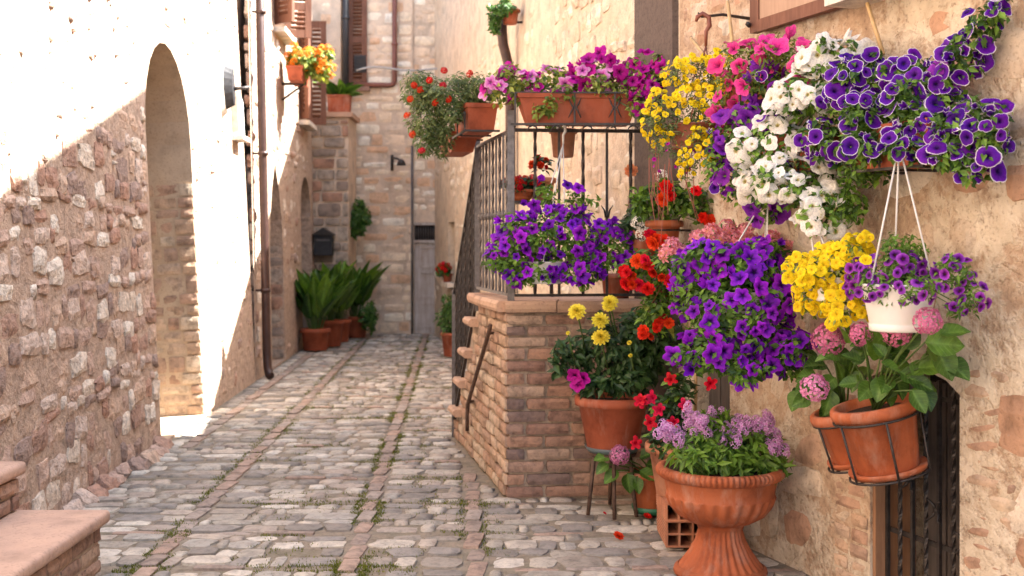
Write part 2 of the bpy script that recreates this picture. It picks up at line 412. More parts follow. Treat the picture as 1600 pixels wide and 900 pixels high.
MAGENTA = petal_mat('magenta_petal', [(0,(0.05,0.0,0.03)),(0.15,(0.18,0.002,0.11)),(0.4,(0.4,0.006,0.25)),(1,(0.47,0.014,0.31))])
LILAC = petal_mat('lilac_petal', [(0,(0.1,0.01,0.1)),(0.3,(0.6,0.12,0.48)),(1,(0.76,0.4,0.68))])
PINK = petal_mat('pink_petal', [(0,(0.25,0.01,0.09)),(0.3,(0.68,0.03,0.25)),(1,(0.8,0.09,0.34))])
YELLOW = petal_mat('yellow_petal', [(0,(0.55,0.3,0.01)),(0.15,(0.75,0.5,0.01)),(1,(0.86,0.68,0.012))], var=0.2, hue=0.008)
LEMON = petal_mat('lemon_petal', [(0,(0.7,0.5,0.02)),(1,(0.86,0.75,0.08))], var=0.1, hue=0.005)
CALI = petal_mat('purple_small_petal', [(0,(0.1,0.06,0.0)),(0.2,(0.03,0.0,0.05)),(0.45,(0.15,0.01,0.25)),(1,(0.36,0.07,0.52))])
RED = petal_mat('red_petal', [(0,(0.45,0.004,0.003)),(1,(0.74,0.022,0.014))], var=0.3)
SCARLET = petal_mat('scarlet_petal', [(0,(0.6,0.04,0.0)),(1,(0.82,0.06,0.015))], var=0.3)
CRIMSON = petal_mat('crimson_petal', [(0,(0.35,0.0,0.03)),(1,(0.68,0.012,0.07))], var=0.3)
ORANGE = petal_mat('orange_petal', [(0,(0.7,0.12,0.0)),(1,(0.85,0.26,0.02))], var=0.3)
PEACH = petal_mat('peach_petal', [(0,(0.8,0.2,0.04)),(1,(0.86,0.42,0.18))], var=0.1)
HYDR = petal_mat('hydrangea_petal', [(0,(0.6,0.12,0.26)),(1,(0.8,0.28,0.44))], var=0.3)
HYDL = petal_mat('pale_hydrangea_petal', [(0,(0.6,0.15,0.35)),(1,(0.78,0.36,0.58))], var=0.3)
ALST = petal_mat('salmon_pink_petal', [(0,(0.75,0.35,0.12)),(0.4,(0.8,0.25,0.3)),(1,(0.84,0.42,0.48))], var=0.2)
LAV = petal_mat('lavender_petal', [(0,(0.45,0.1,0.4)),(1,(0.74,0.5,0.78))], var=0.3)

# ------------------------------------------------------------------ masonry
class Frame:
    """a wall plane: o + u*U + v*V, outward normal n = U x V"""
    def __init__(s, o, u, v=(0, 0, 1)):
        s.o = V(o); s.u = V(u).normalized(); s.v = V(v).normalized()
        s.n = s.u.cross(s.v).normalized(); s.v = s.n.cross(s.u).normalized()
    def pt(s, u, v, d=0.0): return s.o + s.u * u + s.v * v - s.n * d
    def mat(s, u, v, w, h, depth, proud, rot=0.0):
        c, sn = math.cos(rot), math.sin(rot)
        x = s.u * c + s.v * sn; z = s.v * c - s.u * sn
        m = Matrix.Identity(4)
        p = s.pt(u, v, -proud)
        for i in range(3):
            m[i][0] = x[i] * w; m[i][1] = -s.n[i] * depth; m[i][2] = z[i] * h; m[i][3] = p[i]
        return m

def block_geo(seed, rough=0.2, edge=0.44, front=0.1, corner=0.06, outline=0.05, n=6):
    """unit block: x, z in -.5..+.5, front near y = 0, back at y = 1 (25 quads)"""
    rng = random.Random(seed)
    us = [-0.5, -edge, -0.17, 0.17, edge, 0.5]
    off = V((rng.uniform(-50, 50), rng.uniform(-50, 50), 0))
    vs, fs = [], []
    for j in range(6):
        for i in range(6):
            k = min(i, j, 5 - i, 5 - j)
            x, z = us[i], us[j]
            if k == 0:
                x = 0.5 * (1 if x > 0 else -1) if i in (0, 5) else x
                z = 0.5 * (1 if z > 0 else -1) if j in (0, 5) else z
            # rounded corners
            r = max(abs(x), abs(z)); q = min(abs(x), abs(z)) / max(r, 1e-6)
            f = 1 - corner * q ** 4 * (r / 0.5)
            x *= f; z *= f
            nz = noise.noise(off + V((x * 2.2, z * 2.2, 0.0)))
            nx = noise.noise(off + V((x * 2.5, z * 2.5, 5.0))); nz2 = noise.noise(off + V((x * 2.5, z * 2.5, 9.0)))
            x += nx * outline * (r / 0.5); z += nz2 * outline * (r / 0.5)
            y = 1.0 if k == 0 else (front + 0.5 * rough * nz if k == 1 else rough * nz)
            vs.append((x, y, z))
    for j in range(5):
        for i in range(5):
            a = j * 6 + i
            fs.append((a, a + 1, a + 7, a + 6))
    return vs, fs

def block_set(name, mat, count, smooth=True, sharp=38, **kw):
    out = []
    for i in range(count):
        vs, fs = block_geo(hash(name) % 1 + 31 * i + len(name), **kw)
        me = raw_mesh(name, vs, fs, mat, smooth=smooth)
        me.set_sharp_from_angle(angle=R(sharp))
        out.append((vs, fs, me))
    return out

def masonry(parent, name, rest_name, fr, blocks, pieces, mat, limit=300, depth=0.05, smooth=True):
    """pieces: (u, v, w, h, proud, rot). The ones that show largest become parts, the rest one joined part."""
    scored = []
    for pc in pieces:
        p = fr.pt(pc[0], pc[1])
        x, y = to_px(p)
        inside = -120 < x < 1720 and -120 < y < 1020 and p.y > 1
        scored.append(((pc[2] * pc[3] / (p.y ** 2) * abs(fr.n.dot((p - cam.location).normalized()))) if inside else -1, pc))
    scored.sort(key=lambda t: -t[0])
    own = [t for t in scored[:limit] if t[0] > 0]
    for s, (u, v, w, h, proud, rot) in own:
        b = random.choice(blocks)
        m = fr.mat(u, v, w, h, depth, proud, rot)
        if random.random() < 0.5 and smooth:
            m = m @ Matrix.Diagonal((-1, 1, -1, 1))
        place(name, b[2], m, parent)
    rest = scored[len(own):]
    if rest and rest_name:
        mb = MB()
        for s, (u, v, w, h, proud, rot) in rest:
            b = random.choice(blocks)
            m = fr.mat(u, v, w, h, depth, proud, rot)
            mb.add([m @ V(p) for p in b[0]], b[1], random.random(), smooth)
        mb.build(rest_name, mat, parent, kind='stuff')

def courses(u0, u1, v0, v1, hrange, wrange, gap, proud=(0.0, 0.02), rot=0.0, keep=None, rng=None, bond=False, vj=0.0):
    rng = rng or random
    out = []
    v = v0; row = 0
    while v < v1 - hrange[0] * 0.5:
        h = min(rng.uniform(*hrange), v1 - v)
        u = u0 - (rng.uniform(0, wrange[1]) if not bond else (row % 2) * wrange[0] * 0.5)
        while u < u1:
            w = rng.uniform(*wrange)
            a, b = max(u, u0), min(u + w, u1)
            if b - a > wrange[0] * 0.3:
                uc, vc, ww, hh = (a + b) / 2, v + h / 2 + rng.uniform(-vj, vj), b - a - gap, h - gap
                if keep is None or keep(uc, vc, ww, hh):
                    out.append((uc, vc, ww, hh * rng.uniform(1 - 3 * vj, 1), rng.uniform(*proud), rng.uniform(-rot, rot)))
            u += w
        v += h; row += 1
    return out

def arch_loop(u0, u1, v0, vs, rise, n=10):
    """opening from (u0, v0) up its sides to vs, closed by an arch of the given rise"""
    c = (u0 + u1) / 2; r = (u1 - u0) / 2
    pts = [(u0, v0), (u1, v0), (u1, vs)]
    for i in range(1, n):
        t = math.pi * i / n
        pts.append((c + r * math.cos(t), vs + rise * math.sin(t)))
    pts.append((u0, vs))
    return pts

def wall_sheet(name, parent, fr, outline, holes, mat, reveal=0.4, back=True, back_mat=None, reveal_mat=None, thick=None):
    """a wall face with real openings: reveals go back into the wall, closed behind"""
    bm = bmesh.new()
    def loop(pts):
        vs = [bm.verts.new((p[0], p[1], 0)) for p in pts]
        return [bm.edges.new((vs[i], vs[(i + 1) % len(vs)])) for i in range(len(vs))]
    es = loop(outline)
    for h in holes: es += loop(h)
    bmesh.ops.triangle_fill(bm, use_beauty=True, use_dissolve=False, edges=es, normal=(0, 0, 1))
    bmesh.ops.recalc_face_normals(bm, faces=bm.faces[:])
    mb = MB()
    bm.verts.index_update()
    flip = bm.faces[0].normal.z < 0
    mb.add([fr.pt(v.co.x, v.co.y) for v in bm.verts], [tuple(v.index for v in (reversed(f.verts[:]) if flip else f.verts)) for f in bm.faces])
    bm.free()
    if thick:
        n = len(outline)
        mb.add([fr.pt(p[0], p[1], d) for d in (0, thick) for p in outline], [((i + 1) % n, i, n + i, n + (i + 1) % n) for i in range(n)])
    o = mb.build(name, mat, parent)
    for k, h in enumerate(holes):
        n = len(h)
        rv = MB()
        rv.add([fr.pt(p[0], p[1], d) for d in (0.0, reveal) for p in h], [(i, (i + 1) % n, n + (i + 1) % n, n + i) for i in range(n)])
        rv.build('reveal', reveal_mat or mat, o)
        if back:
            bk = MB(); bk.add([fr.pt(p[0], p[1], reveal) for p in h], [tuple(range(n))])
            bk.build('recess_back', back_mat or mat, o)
    return o

def prism(name, parent, foot, z0, z1, mat):
    """closed block on a footprint; z1 a number or one height per corner"""
    n = len(foot)
    zs = z1 if isinstance(z1, (list, tuple)) else [z1] * n
    mb = MB()
    mb.add([(x, y, z0) for x, y in foot] + [(x, y, zs[i]) for i, (x, y) in enumerate(foot)],
           [tuple(range(n))[::-1], tuple(range(n, 2 * n))] + [(i, (i + 1) % n, n + (i + 1) % n, n + i) for i in range(n)])
    return mb.build(name, mat, parent)

RUB = block_set('stone', M_['rubble'], 22, rough=0.42, edge=0.46, front=0.18, corner=0.12, outline=0.19, sharp=20)
CRM = block_set('stone', M_['cream'], 12, rough=0.3, edge=0.45, front=0.2, corner=0.12, outline=0.14, sharp=26)
HST = block_set('stone', M_['house_stone'], 12, rough=0.3, edge=0.45, front=0.22, corner=0.12, outline=0.13, sharp=26)
FAR = block_set('stone', M_['far_stone'], 10, rough=0.22, edge=0.46, front=0.16, corner=0.08, outline=0.08, sharp=28)
BUT = block_set('stone', M_['buttress'], 6, rough=0.2, edge=0.46, front=0.16, corner=0.06, outline=0.05, sharp=28)
COB = block_set('cobble', M_['cobble'], 26, rough=0.12, edge=0.455, front=0.13, corner=0.14, outline=0.18, sharp=32)
PAV = block_set('paving_brick', M_['paver'], 8, rough=0.1, edge=0.47, front=0.12, corner=0.05, outline=0.05, sharp=30)
BRK = block_set('brick', M_['brick'], 16, rough=0.2, edge=0.48, front=0.13, corner=0.05, outline=0.05, sharp=22)
BTN = block_set('brick', M_['brick_tan'], 14, rough=0.2, edge=0.48, front=0.13, corner=0.05, outline=0.05, sharp=22)
COP = block_set('coping_stone', M_['coping'], 4, rough=0.06, edge=0.47, front=0.2, corner=0.03, outline=0.012)

# ------------------------------------------------------------------ ground and paving
AX = -0.0489                                     # the alley drifts left by this much per metre
rng = random.Random(3)
gm = MB(); gm.add([(-60, -40, 0), (60, -40, 0), (60, 80, 0), (-60, 80, 0)], [(0, 1, 2, 3)])
ground = tag(gm.build('ground', M_['bed']), kind='structure')
BASE[ground.name] = V((0, 0, 0))
FG = Frame((0, 0, 0), (1, 0, 0), (0, 1, 0))       # n = +z
LINES = [-1.90, -1.37, -0.47, 0.093]
def lat(x, y): return x - AX * y
def wall_left(y): return -2.10 + AX * y
def wall_right(y):
    if y < 6.11: return 3.2 - 0.378 * y
    if y < 6.5: return 0.85
    if y < 8.62: return -0.036 - 0.19 * (y - 6.48)
    return 0.45 - 0.18 * (y - 9)
pav, cob = [], []
cross = []
y = 3.85
while y < 18.2:
    cross.append(y); y += rng.uniform(0.55, 0.75)
for s in LINES:                                   # brick strips along the alley
    y = 3.6
    while y < 18.2:
        L = rng.uniform(0.2, 0.29)
        x = s + AX * (y + L / 2)
        if wall_left(y) + 0.05 < x < wall_right(y + L) - 0.06 and not (s == -1.90 and y < 8.0) and not (s == 0.093 and y > 7.6):
            pav.append((x + rng.uniform(-0.008, 0.008), y + L / 2, 0.082, L - 0.018, rng.uniform(0.008, 0.022), rng.uniform(-0.05, 0.05) - AX * -1))
        y += L
for yc in cross:                                  # thin brick courses across
    x = -3.2
    while x < 1.9:
        L = rng.uniform(0.18, 0.3)
        xc = x + L / 2; s = lat(xc, yc)
        if wall_left(yc) + 0.1 < xc < wall_right(yc) - 0.1 and all(abs(s - q) > 0.05 + L * 0.45 for q in LINES) and rng.random() < 0.82:
            pav.append((xc, yc + 0.02 * math.sin(xc * 3), L - 0.02, 0.05, rng.uniform(0.004, 0.018), rng.uniform(-0.05, 0.05)))
        x += L
for i, yc in enumerate(cross):                    # cobbles between
    y0, y1 = yc + 0.035, (cross[i + 1] if i + 1 < len(cross) else yc + 0.6) - 0.035
    nrow = max(4, round((y1 - y0) / 0.125))
    hs = [rng.uniform(0.65, 1.35) for _ in range(nrow)]; tot = sum(hs)
    y = y0
    for hgt in hs:
        h = hgt / tot * (y1 - y0)
        ym = y + h / 2
        edges = sorted([wall_left(ym) - AX * ym + 0.02] + [q for q in LINES if not (q == -1.90 and ym < 8) and not (q == 0.093 and ym > 7.6)] + [wall_right(ym) - AX * ym - 0.02])
        for a, b in zip(edges, edges[1:]):
            if b <= a: continue
            x = a + (0.05 if a in LINES else 0.0); end = b - (0.05 if b in LINES else 0.0)
            while x < end - 0.05:
                w = rng.uniform(0.09, 0.26) if rng.random() < 0.78 else rng.uniform(0.05, 0.1)
                if end - (x + w) < 0.08: w = end - x
                if rng.random() < 0.965: cob.append((x + w / 2 + AX * ym, ym + rng.uniform(-0.018, 0.018), (w - 0.004) * rng.uniform(0.92, 1.06), (h - 0.0) * rng.uniform(0.84, 1.12), rng.uniform(0.006, 0.02), rng.uniform(-0.13, 0.13)))
                x += w
        y += h
masonry(ground, 'cobble', 'far_cobbles', FG, COB, cob, M_['cobble'], 300, 0.05)
masonry(ground, 'paving_brick', 'far_paving_bricks', FG, PAV, pav, M_['paver'], 300, 0.05)
# moss and grass in the joints
mm = MB()
for k in range(17000):
    s = rng.random()
    y = 4.6 + 13 * rng.random() ** 1.5
    if s < 0.42:
        q = rng.choice([-1.37, -0.47, -0.47, -0.47, 0.093]); x = q + AX * y + rng.choice([-1, 1]) * rng.uniform(0.038, 0.085)
    else:
        x = rng.uniform(-1.5, 0.3) + AX * y
        yc = min(cross, key=lambda c: abs(c - y)); y = yc + rng.choice([-1, 1]) * rng.uniform(0.028, 0.05) if rng.random() < 0.5 else y
    if noise.noise(V((x * 2.3, y * 1.5, 4))) < -0.06 or not (wall_left(y) < x < wall_right(y)): continue
    for b in range(3):
        c = V((x + rng.uniform(-0.02, 0.02), y + rng.uniform(-0.025, 0.025), 0.004))
        t = rng.uniform(0, 6.28); L = rng.uniform(0.004, 0.011); d = V((math.cos(t), math.sin(t), 0)); e = V((-d.y, d.x, 0)) * 0.003
        mm.add([c - e, c + e, c + d * L * 0.8 + V((0, 0, L * 0.7 + 0.006))], [(0, 1, 2)], rng.random())
tag(mm.build('joint_grass', M_['moss']), 'low green grass and moss growing in the joints of the cobbles', 'grass', kind='stuff')

# ------------------------------------------------------------------ near house on the left
LH = thing('stone_house', (-2.3, 8, 0), 'pink rubble stone house with tall arched doorway, sunlit above and shaded below', 'house')
FL = Frame((-2.10, 0, 0), (AX, 1, 0), (-0.05, 0, 1))
UY = lambda y: y * math.hypot(1, AX)
door_l = arch_loop(UY(8.23), UY(9.63), 0.0, 2.28, 0.72, 12)
door_l = [(u, max(v, 0.02)) for u, v in door_l]
lw_out = [(-12, -0.05), (UY(12.1), -0.05), (UY(12.1), 5.6), (-12, 5.6)]
lw = wall_sheet('wall', LH, FL, lw_out, [door_l], M_['mortar_pink'], 0.5, True, M_['dark'], M_['jamb'])
def keep_l(u, v, w, h):
    c = (UY(8.23) + UY(9.63)) / 2
    if UY(8.23) - w * 0.42 < u < UY(9.63) + w * 0.42:
        if v < 2.28: return False
        if ((u - c) / 0.74) ** 2 + ((v - 2.28) / 0.78) ** 2 < 1.15: return False
    if abs(u - UY(11.05)) < 0.1 + w / 2 and abs(v - 2.95) < 0.3 + h / 2: return False
    return rng.random() < 0.93
pcs = courses(UY(4.2), UY(12.05), 0.02, 3.9, (0.07, 0.19), (0.08, 0.3), 0.012, (0.006, 0.022), 0.12, keep_l, rng, vj=0.04)
soft = []                                          # the upper wall and the stretch past the doorway keep more of their old plaster skin
for (u, v, w, h, pr, ro) in pcs:
    if v > 1.75 + 0.25 * (u - 5.5) or u > UY(9.6):
        if rng.random() < 0.45: continue
        soft.append((u, v, w * 0.9, h * 0.9, pr * 0.45 - 0.002, ro))
    else: soft.append((u, v, w, h, pr, ro))
pcs = soft
masonry(LH, 'stone', 'more_stones', FL, RUB, pcs, M_['rubble'], 300, 0.05)
# little chips of stone that break the plaster skin
chips = MB()
for k in range(200):
    u, v = rng.uniform(UY(4.6), UY(12.0)), rng.uniform(1.7, 3.9)
    if not keep_l(u, v, 0.1, 0.1): continue
    s = rng.uniform(0.015, 0.05); b = random.choice(RUB)
    m = FL.mat(u, v, s * rng.uniform(0.8, 1.8), s, 0.05, rng.uniform(0.006, 0.022), rng.uniform(-0.4, 0.4))
    chips.add([m @ V(p) for p in b[0]], b[1], rng.random(), True)
chips.build('stone_chips', M_['rubble'], LH, kind='stuff')
# foundation boulders at the foot of the wall
fb = []
y = 5.4
while y < 8.2:
    L = rng.uniform(0.16, 0.3)
    fb.append(V((wall_left(y) + 0.06, y + L / 2, 0.0)))
    vs, fs = block_geo(int(y * 1000), 0.3, 0.38, 0.35, 0.25, 0.15)
    m = Matrix.Translation(V((wall_left(y) + rng.uniform(0.0, 0.05), y + L / 2, rng.uniform(0.03, 0.07)))) @ Matrix.Rotation(rng.uniform(-0.3, 0.3), 4, 'Z') @ Matrix.Rotation(R(-60), 4, 'Y') @ Matrix.Diagonal((0.16, 0.12, 1, 1))
    fr = Frame((0, 0, 0), (0, 1, 0), (-0.8, 0, 0.6))
    m = fr.mat(0, 0, L * 0.85, rng.uniform(0.09, 0.14), 0.1, 0)
    m.translation = V((wall_left(y) + rng.uniform(0.05, 0.1), y + L / 2, rng.uniform(0.04, 0.07)))
    place('foundation_stone', random.choice(RUB)[2], m, LH)
    y += L
# far jamb of the doorway: brick courses below, plaster above
FJ = Frame(FL.pt(UY(9.63), 0, 0.5), FL.n, (0, 0, 1))     # faces the camera, u runs from the back to the front
v = 0.02; row = 0
jp = []
while v < 1.85:
    h = rng.uniform(0.075, 0.16)
    us = [0.0, rng.uniform(0.15, 0.24), rng.uniform(0.32, 0.4), 0.505]
    for a, b in zip(us, us[1:]):
        jp.append(((a + b) / 2, v + h / 2, b - a - 0.014, h - 0.016, rng.uniform(0.004, 0.014) + (0.012 if b > 0.5 else 0), rng.uniform(-0.02, 0.02)))
    v += h
FJ.v = (V((0, 0, 1)) - FL.n * 0.05).normalized()
masonry(LH, 'brick', None, FJ, BTN, jp, M_['brick_tan'], 300, 0.05)
# pointed wall lamp, black glass in a pale frame
wl = thing('wall_lamp', FL.pt(UY(11.05), 2.65), 'tall narrow black wall lamp with pale frame on the sunlit house', 'lamp')
def lens(hw, hv, d0, d1):
    n = 18; ring = [(hw * math.cos(2 * math.pi * k / n), hv * math.sin(2 * math.pi * k / n)) for k in range(n)]
    mb = MB(); vs = [FL.pt(UY(11.05) + a, 2.95 + b, d0) for a, b in ring] + [FL.pt(UY(11.05) + a * 0.7, 2.95 + b * 0.82, d1) for a, b in ring]
    mb.add(vs, [(k, (k + 1) % n, n + (k + 1) % n, n + k) for k in range(n)] + [tuple(range(n, 2 * n))]); return mb
lens(0.15, 0.31, 0.02, -0.04).build('frame', M_['sill'], wl)
lens(0.1, 0.22, -0.041, -0.12).build('glass', M_['black'], wl)
b_ = MB(); b_.tube([FL.pt(UY(11.05), 2.93, -0.1), FL.pt(UY(11.05), 2.93, -0.2), FL.pt(UY(11.05) + 0.03, 2.94, -0.26)], [0.02, 0.016, 0.022], 6); b_.build('knob', M_['iron'], wl)
prism('body', LH, [(-2.95, -12), (-2.95 + AX * 24, 12.1), (-8, 12.1), (-8, -12)], 0, 5.6, M_['mortar_pink'])
# small wall cabinet by the pipe
nb = thing('meter_box', FL.pt(UY(11.65), 2.5), 'small pale stone meter cabinet on ledge beside the brown drainpipe', 'meter box')
b_ = MB(); c = FL.pt(UY(11.62), 2.72, -0.03); b_.obox(c, FL.u * 0.13, -FL.n * 0.04, FL.v * 0.2); b_.build('cabinet', M_['sill'], nb)
b_ = MB(); b_.obox(FL.pt(UY(11.62), 2.72, -0.075), FL.u * 0.1, -FL.n * 0.006, FL.v * 0.17); b_.build('door', M_['white_plastic'], nb)
b_ = MB(); b_.obox(FL.pt(UY(11.62), 2.5, -0.06), FL.u * 0.17, -FL.n * 0.06, FL.v * 0.02); b_.build('ledge', M_['sill'], nb)

# drainpipe between the two left houses
dp = thing('drainpipe', (wall_left(12.2) + 0.12, 12.2, 0), 'tall dark brown drainpipe down the corner of the sunlit house', 'drainpipe')
xo, yo = wall_left(12.2) + 0.1, 12.2
b_ = MB(); b_.tube([(xo - 0.1, yo, 5.5), (xo - 0.06, yo, 3.2), (xo + 0.0, yo, 0.3), (xo + 0.01, yo, 0.13), (xo + 0.03, yo - 0.03, 0.07), (xo + 0.05, yo - 0.06, 0.05)], 0.045, 12); b_.build('pipe', M_['pipe'], dp)
for z in (0.95, 2.4, 3.9):
    b_ = MB(); b_.lathe((xo - 0.1 * (z / 6.4), yo, z), [(0.046, -0.02), (0.054, -0.02), (0.054, 0.02), (0.046, 0.02)], 14)
    b_.box((xo - 0.16, yo - 0.01, z - 0.012), (xo - 0.05, yo + 0.01, z + 0.012)); b_.build('clamp', M_['pipe'], dp)

# ------------------------------------------------------------------ far house on the left
LF = thing('plastered_house', (-2.8, 14.5, 0), 'pale plastered house with pointed niche and louvred shutters beyond the drainpipe', 'house')
FF = Frame((-2.10, 0, 0), (AX, 1, 0), (-0.02, 0, 1))
n1 = [(UY(13.2), 0.02), (UY(14.2), 0.02), (UY(14.2), 1.4), (UY(14.13), 1.75), (UY(13.96), 2.1), (UY(13.7), 2.42), (UY(13.44), 2.1), (UY(13.27), 1.75), (UY(13.2), 1.4)]
n2 = arch_loop(UY(15.9), UY(17.0), 0.02, 1.9, 0.5, 8)
win1 = [(UY(13.9), 4.05), (UY(14.7), 4.05), (UY(14.7), 4.9), (UY(13.9), 4.9)]
win2 = [(UY(16.0), 3.15), (UY(16.75), 3.15), (UY(16.75), 4.7), (UY(16.0), 4.7)]
wall_sheet('wall', LF, FF, [(UY(12.1), -0.05), (UY(17.6), -0.05), (UY(17.6), 5.05), (UY(12.1), 5.05)], [n1, n2, win1, win2], M_['mortar_pink'], 0.35, True, M_['dark'])
def inside_any(u, v, w, h, loops, m=0.0):
    for L in loops:
        us = [p[0] for p in L]; vs = [p[1] for p in L]
        if min(us) - w / 2 - m < u < max(us) + w / 2 + m and min(vs) - h / 2 - m < v < max(vs) + h / 2 + m: return True
    return False
pcs = courses(UY(12.15), UY(17.3), 0.02, 4.6, (0.12, 0.22), (0.15, 0.4), 0.03, (-0.01, 0.02), 0.1, lambda u, v, w, h: not inside_any(u, v, w, h, [n1, n2, win1, win2]) and noise.noise(V((u * 0.9, v * 0.9, 2))) > -0.15, rng, vj=0.04)
masonry(LF, 'stone', 'more_stones', FF, RUB, pcs, M_['rubble'], 110, 0.06)
FJ2 = Frame(FF.pt(UY(14.2), 0, 0.35), FF.n, (0, 0, 1))
jp = []
v = 0.02
while v < 1.6:
    h = rng.uniform(0.12, 0.2); jp.append((0.18, v + h / 2, 0.33, h - 0.02, rng.uniform(0.005, 0.02), 0)); v += h
masonry(LF, 'jamb_block', None, FJ2, BUT, jp, M_['buttress'], 300, 0.05)
prism('body', LF, [(wall_left(12.1) - 0.5, 12.12), (wall_left(17.6) - 0.5, 17.6), (-8, 17.6), (-8, 12.12)], 0, 5.05, M_['mortar_pink'])
for loop_ in (win1, win2):
    b_ = MB(); u0, u1 = loop_[0][0], loop_[1][0]; z0 = loop_[0][1]
    b_.obox(FF.pt((u0 + u1) / 2, z0 - 0.03, -0.05), FF.u * ((u1 - u0) / 2 + 0.1), -FF.n * 0.09, FF.v * 0.03); b_.build('window_sill', M_['sill'], LF)
def shutter(parent, hinge, dirv, width, z0, z1, lou=22):
    """a louvred leaf: two stiles, rails, slats"""
    d = V(dirv).normalized(); nrm = d.cross(V((0, 0, 1))).normalized(); up = V((0, 0, 1))
    f = MB()
    for s in (0.04, width - 0.04):
        f.obox(V(hinge) + d * s + up * ((z0 + z1) / 2 - hinge[2]), d * 0.04, -nrm * 0.02 * -1, up * ((z1 - z0) / 2))
    for z in (z0 + 0.05, (z0 + z1) / 2, z1 - 0.05):
        f.obox(V((hinge[0], hinge[1], z)) + d * (width / 2), d * (width / 2 - 0.081), nrm * 0.018, up * 0.05)
    o = f.build('shutter', M_['shutter'], parent)
    for k in range(lou):
        z = z0 + 0.13 + (z1 - z0 - 0.26) * k / (lou - 1)
        if abs(z - (z0 + z1) / 2) < 0.06: continue
        s = MB(); s.obox(V((hinge[0], hinge[1], z)) + d * (width / 2), d * (width / 2 - 0.082), (nrm * 0.018 + up * 0.016), (up * 0.006 - nrm * 0.005)); s.build('slat', M_['shutter'], o)
p = FF.pt(UY(13.9), 4.1); shutter(LF, (p.x, p.y, 4.08), FF.n * 1.0 + FF.u * -0.9, 0.34, 4.08, 4.88, 10)
p = FF.pt(UY(14.7), 4.1); shutter(LF, (p.x, p.y, 4.08), FF.n * 1.0 + FF.u * 0.3, 0.34, 4.08, 4.88, 10)
p = FF.pt(UY(16.0), 3.2); shutter(LF, (p.x, p.y, 3.17), FF.n * 1.0 + FF.u * -0.9, 0.2, 3.17, 4.68, 20)
p = FF.pt(UY(16.75), 3.2); shutter(LF, (p.x, p.y, 3.17), FF.n * 1.0 + FF.u * 0.1, 0.28, 3.17, 4.68, 20)

# projecting masonry pier beyond it
BU = thing('stone_buttress', (-2.7, 17.3, 0), 'grey block masonry pier standing behind the tall leafy pots', 'buttress')
FB = Frame((-3.05, 17.3, 0), (1, 0, 0))
prism('core', BU, [(-3.05, 17.32), (-2.46, 17.32), (-2.46, 18.2), (-3.05, 18.2)], 0, 3.34, M_['far_mortar'])
masonry(BU, 'stone', None, FB, BUT, courses(0, 0.6, 0.02, 3.3, (0.13, 0.24), (0.18, 0.38), 0.025, (0.005, 0.03), 0.03, None, rng), M_['buttress'], 120, 0.05)
b_ = MB(); b_.obox(V((-2.74, 17.72, 3.38)), V((0.34, 0, 0.0)), V((0, 0.47, 0)), V((0, 0, 0.035))); b_.build('coping', M_['coping'], BU)
lm = thing('letter_box', (-2.79, 17.2, 1.2), 'small black house-shaped letter box with peaked roof on the grey pier', 'letter box')
b_ = MB(); b_.box((-2.93, 17.06, 1.27), (-2.67, 17.27, 1.58)); b_.build('box', M_['black'], lm)
b_ = MB(); b_.add([(-2.97, 17.02, 1.57), (-2.63, 17.02, 1.57), (-2.8, 17.02, 1.68), (-2.97, 17.28, 1.57), (-2.63, 17.28, 1.57), (-2.8, 17.28, 1.68)], [(0, 1, 2), (5, 4, 3), (1, 4, 5, 2), (0, 2, 5, 3), (0, 3, 4, 1)]); b_.build('roof', M_['iron'], lm)
b_ = MB(); b_.box((-2.9, 17.05, 1.48), (-2.7, 17.058, 1.51)); b_.build('slot', M_['iron_grey'], lm)
bp = thing('drainpipe', (-2.5, 18.1, 2.4), 'black vertical downpipe above the leafy window box on the grey pier', 'drainpipe')
b_ = MB(); b_.tube([(-2.62, 18.15, 3.42), (-2.62, 18.15, 6.5)], 0.05, 10); b_.build('pipe', M_['black'], bp)
for z in (3.9, 5.0):
    b_ = MB(); b_.lathe((-2.62, 18.15, z), [(0.051, -0.025), (0.062, -0.025), (0.062, 0.025), (0.051, 0.025)], 12); b_.build('clamp', M_['black'], bp)

# ------------------------------------------------------------------ house closing the end of the alley
EH = thing('stone_house', (-2.0, 18.4, 0), 'pale pink coursed stone house closing the end of the alley', 'house')
FE = Frame((-4.6, 18.3, 0), (1, 0, 0)); XE = lambda x: x + 4.6
we = [(XE(-2.72), 5.0), (XE(-2.42), 5.0), (XE(-2.42), 6.0), (XE(-2.72), 6.0)]
we = [(XE(-2.72), 4.0), (XE(-2.6), 4.0), (XE(-2.6), 5.4), (XE(-2.72), 5.4)]
wall_sheet('wall', EH, FE, [(0, -0.05), (XE(-1.576), -0.05), (XE(-1.576), 7.0), (0, 7.0)], [we], M_['far_mortar'], 0.25, True, M_['dark'])
pcs = courses(XE(-3.05), XE(-1.585), 0.02, 5.6, (0.1, 0.2), (0.16, 0.48), 0.022, (0.0, 0.025), 0.03, lambda u, v, w, h: not inside_any(u, v, w, h, [we]), rng, vj=0.02)
masonry(EH, 'stone', 'more_stones', FE, FAR, pcs, M_['far_stone'], 300, 0.06)
FE2 = Frame((-1.576, 18.33, 0), (1, 0, 0))
de = [(0.02, 0.0), (0.5, 0.0), (0.5, 1.78), (0.02, 1.78)]
wall_sheet('wall', EH, FE2, [(0, -0.05), (0.9, -0.05), (0.9, 7.0), (0, 7.0)], [[(a, max(b, 0.01)) for a, b in de]], M_['far_mortar'], 0.12, True, M_['dark'])
pcs = courses(0.0, 0.62, 1.95, 5.6, (0.1, 0.2), (0.14, 0.36), 0.022, (0.0, 0.02), 0.03, None, rng, vj=0.02)
masonry(EH, 'stone', None, FE2, FAR, pcs, M_['far_stone'], 120, 0.05)
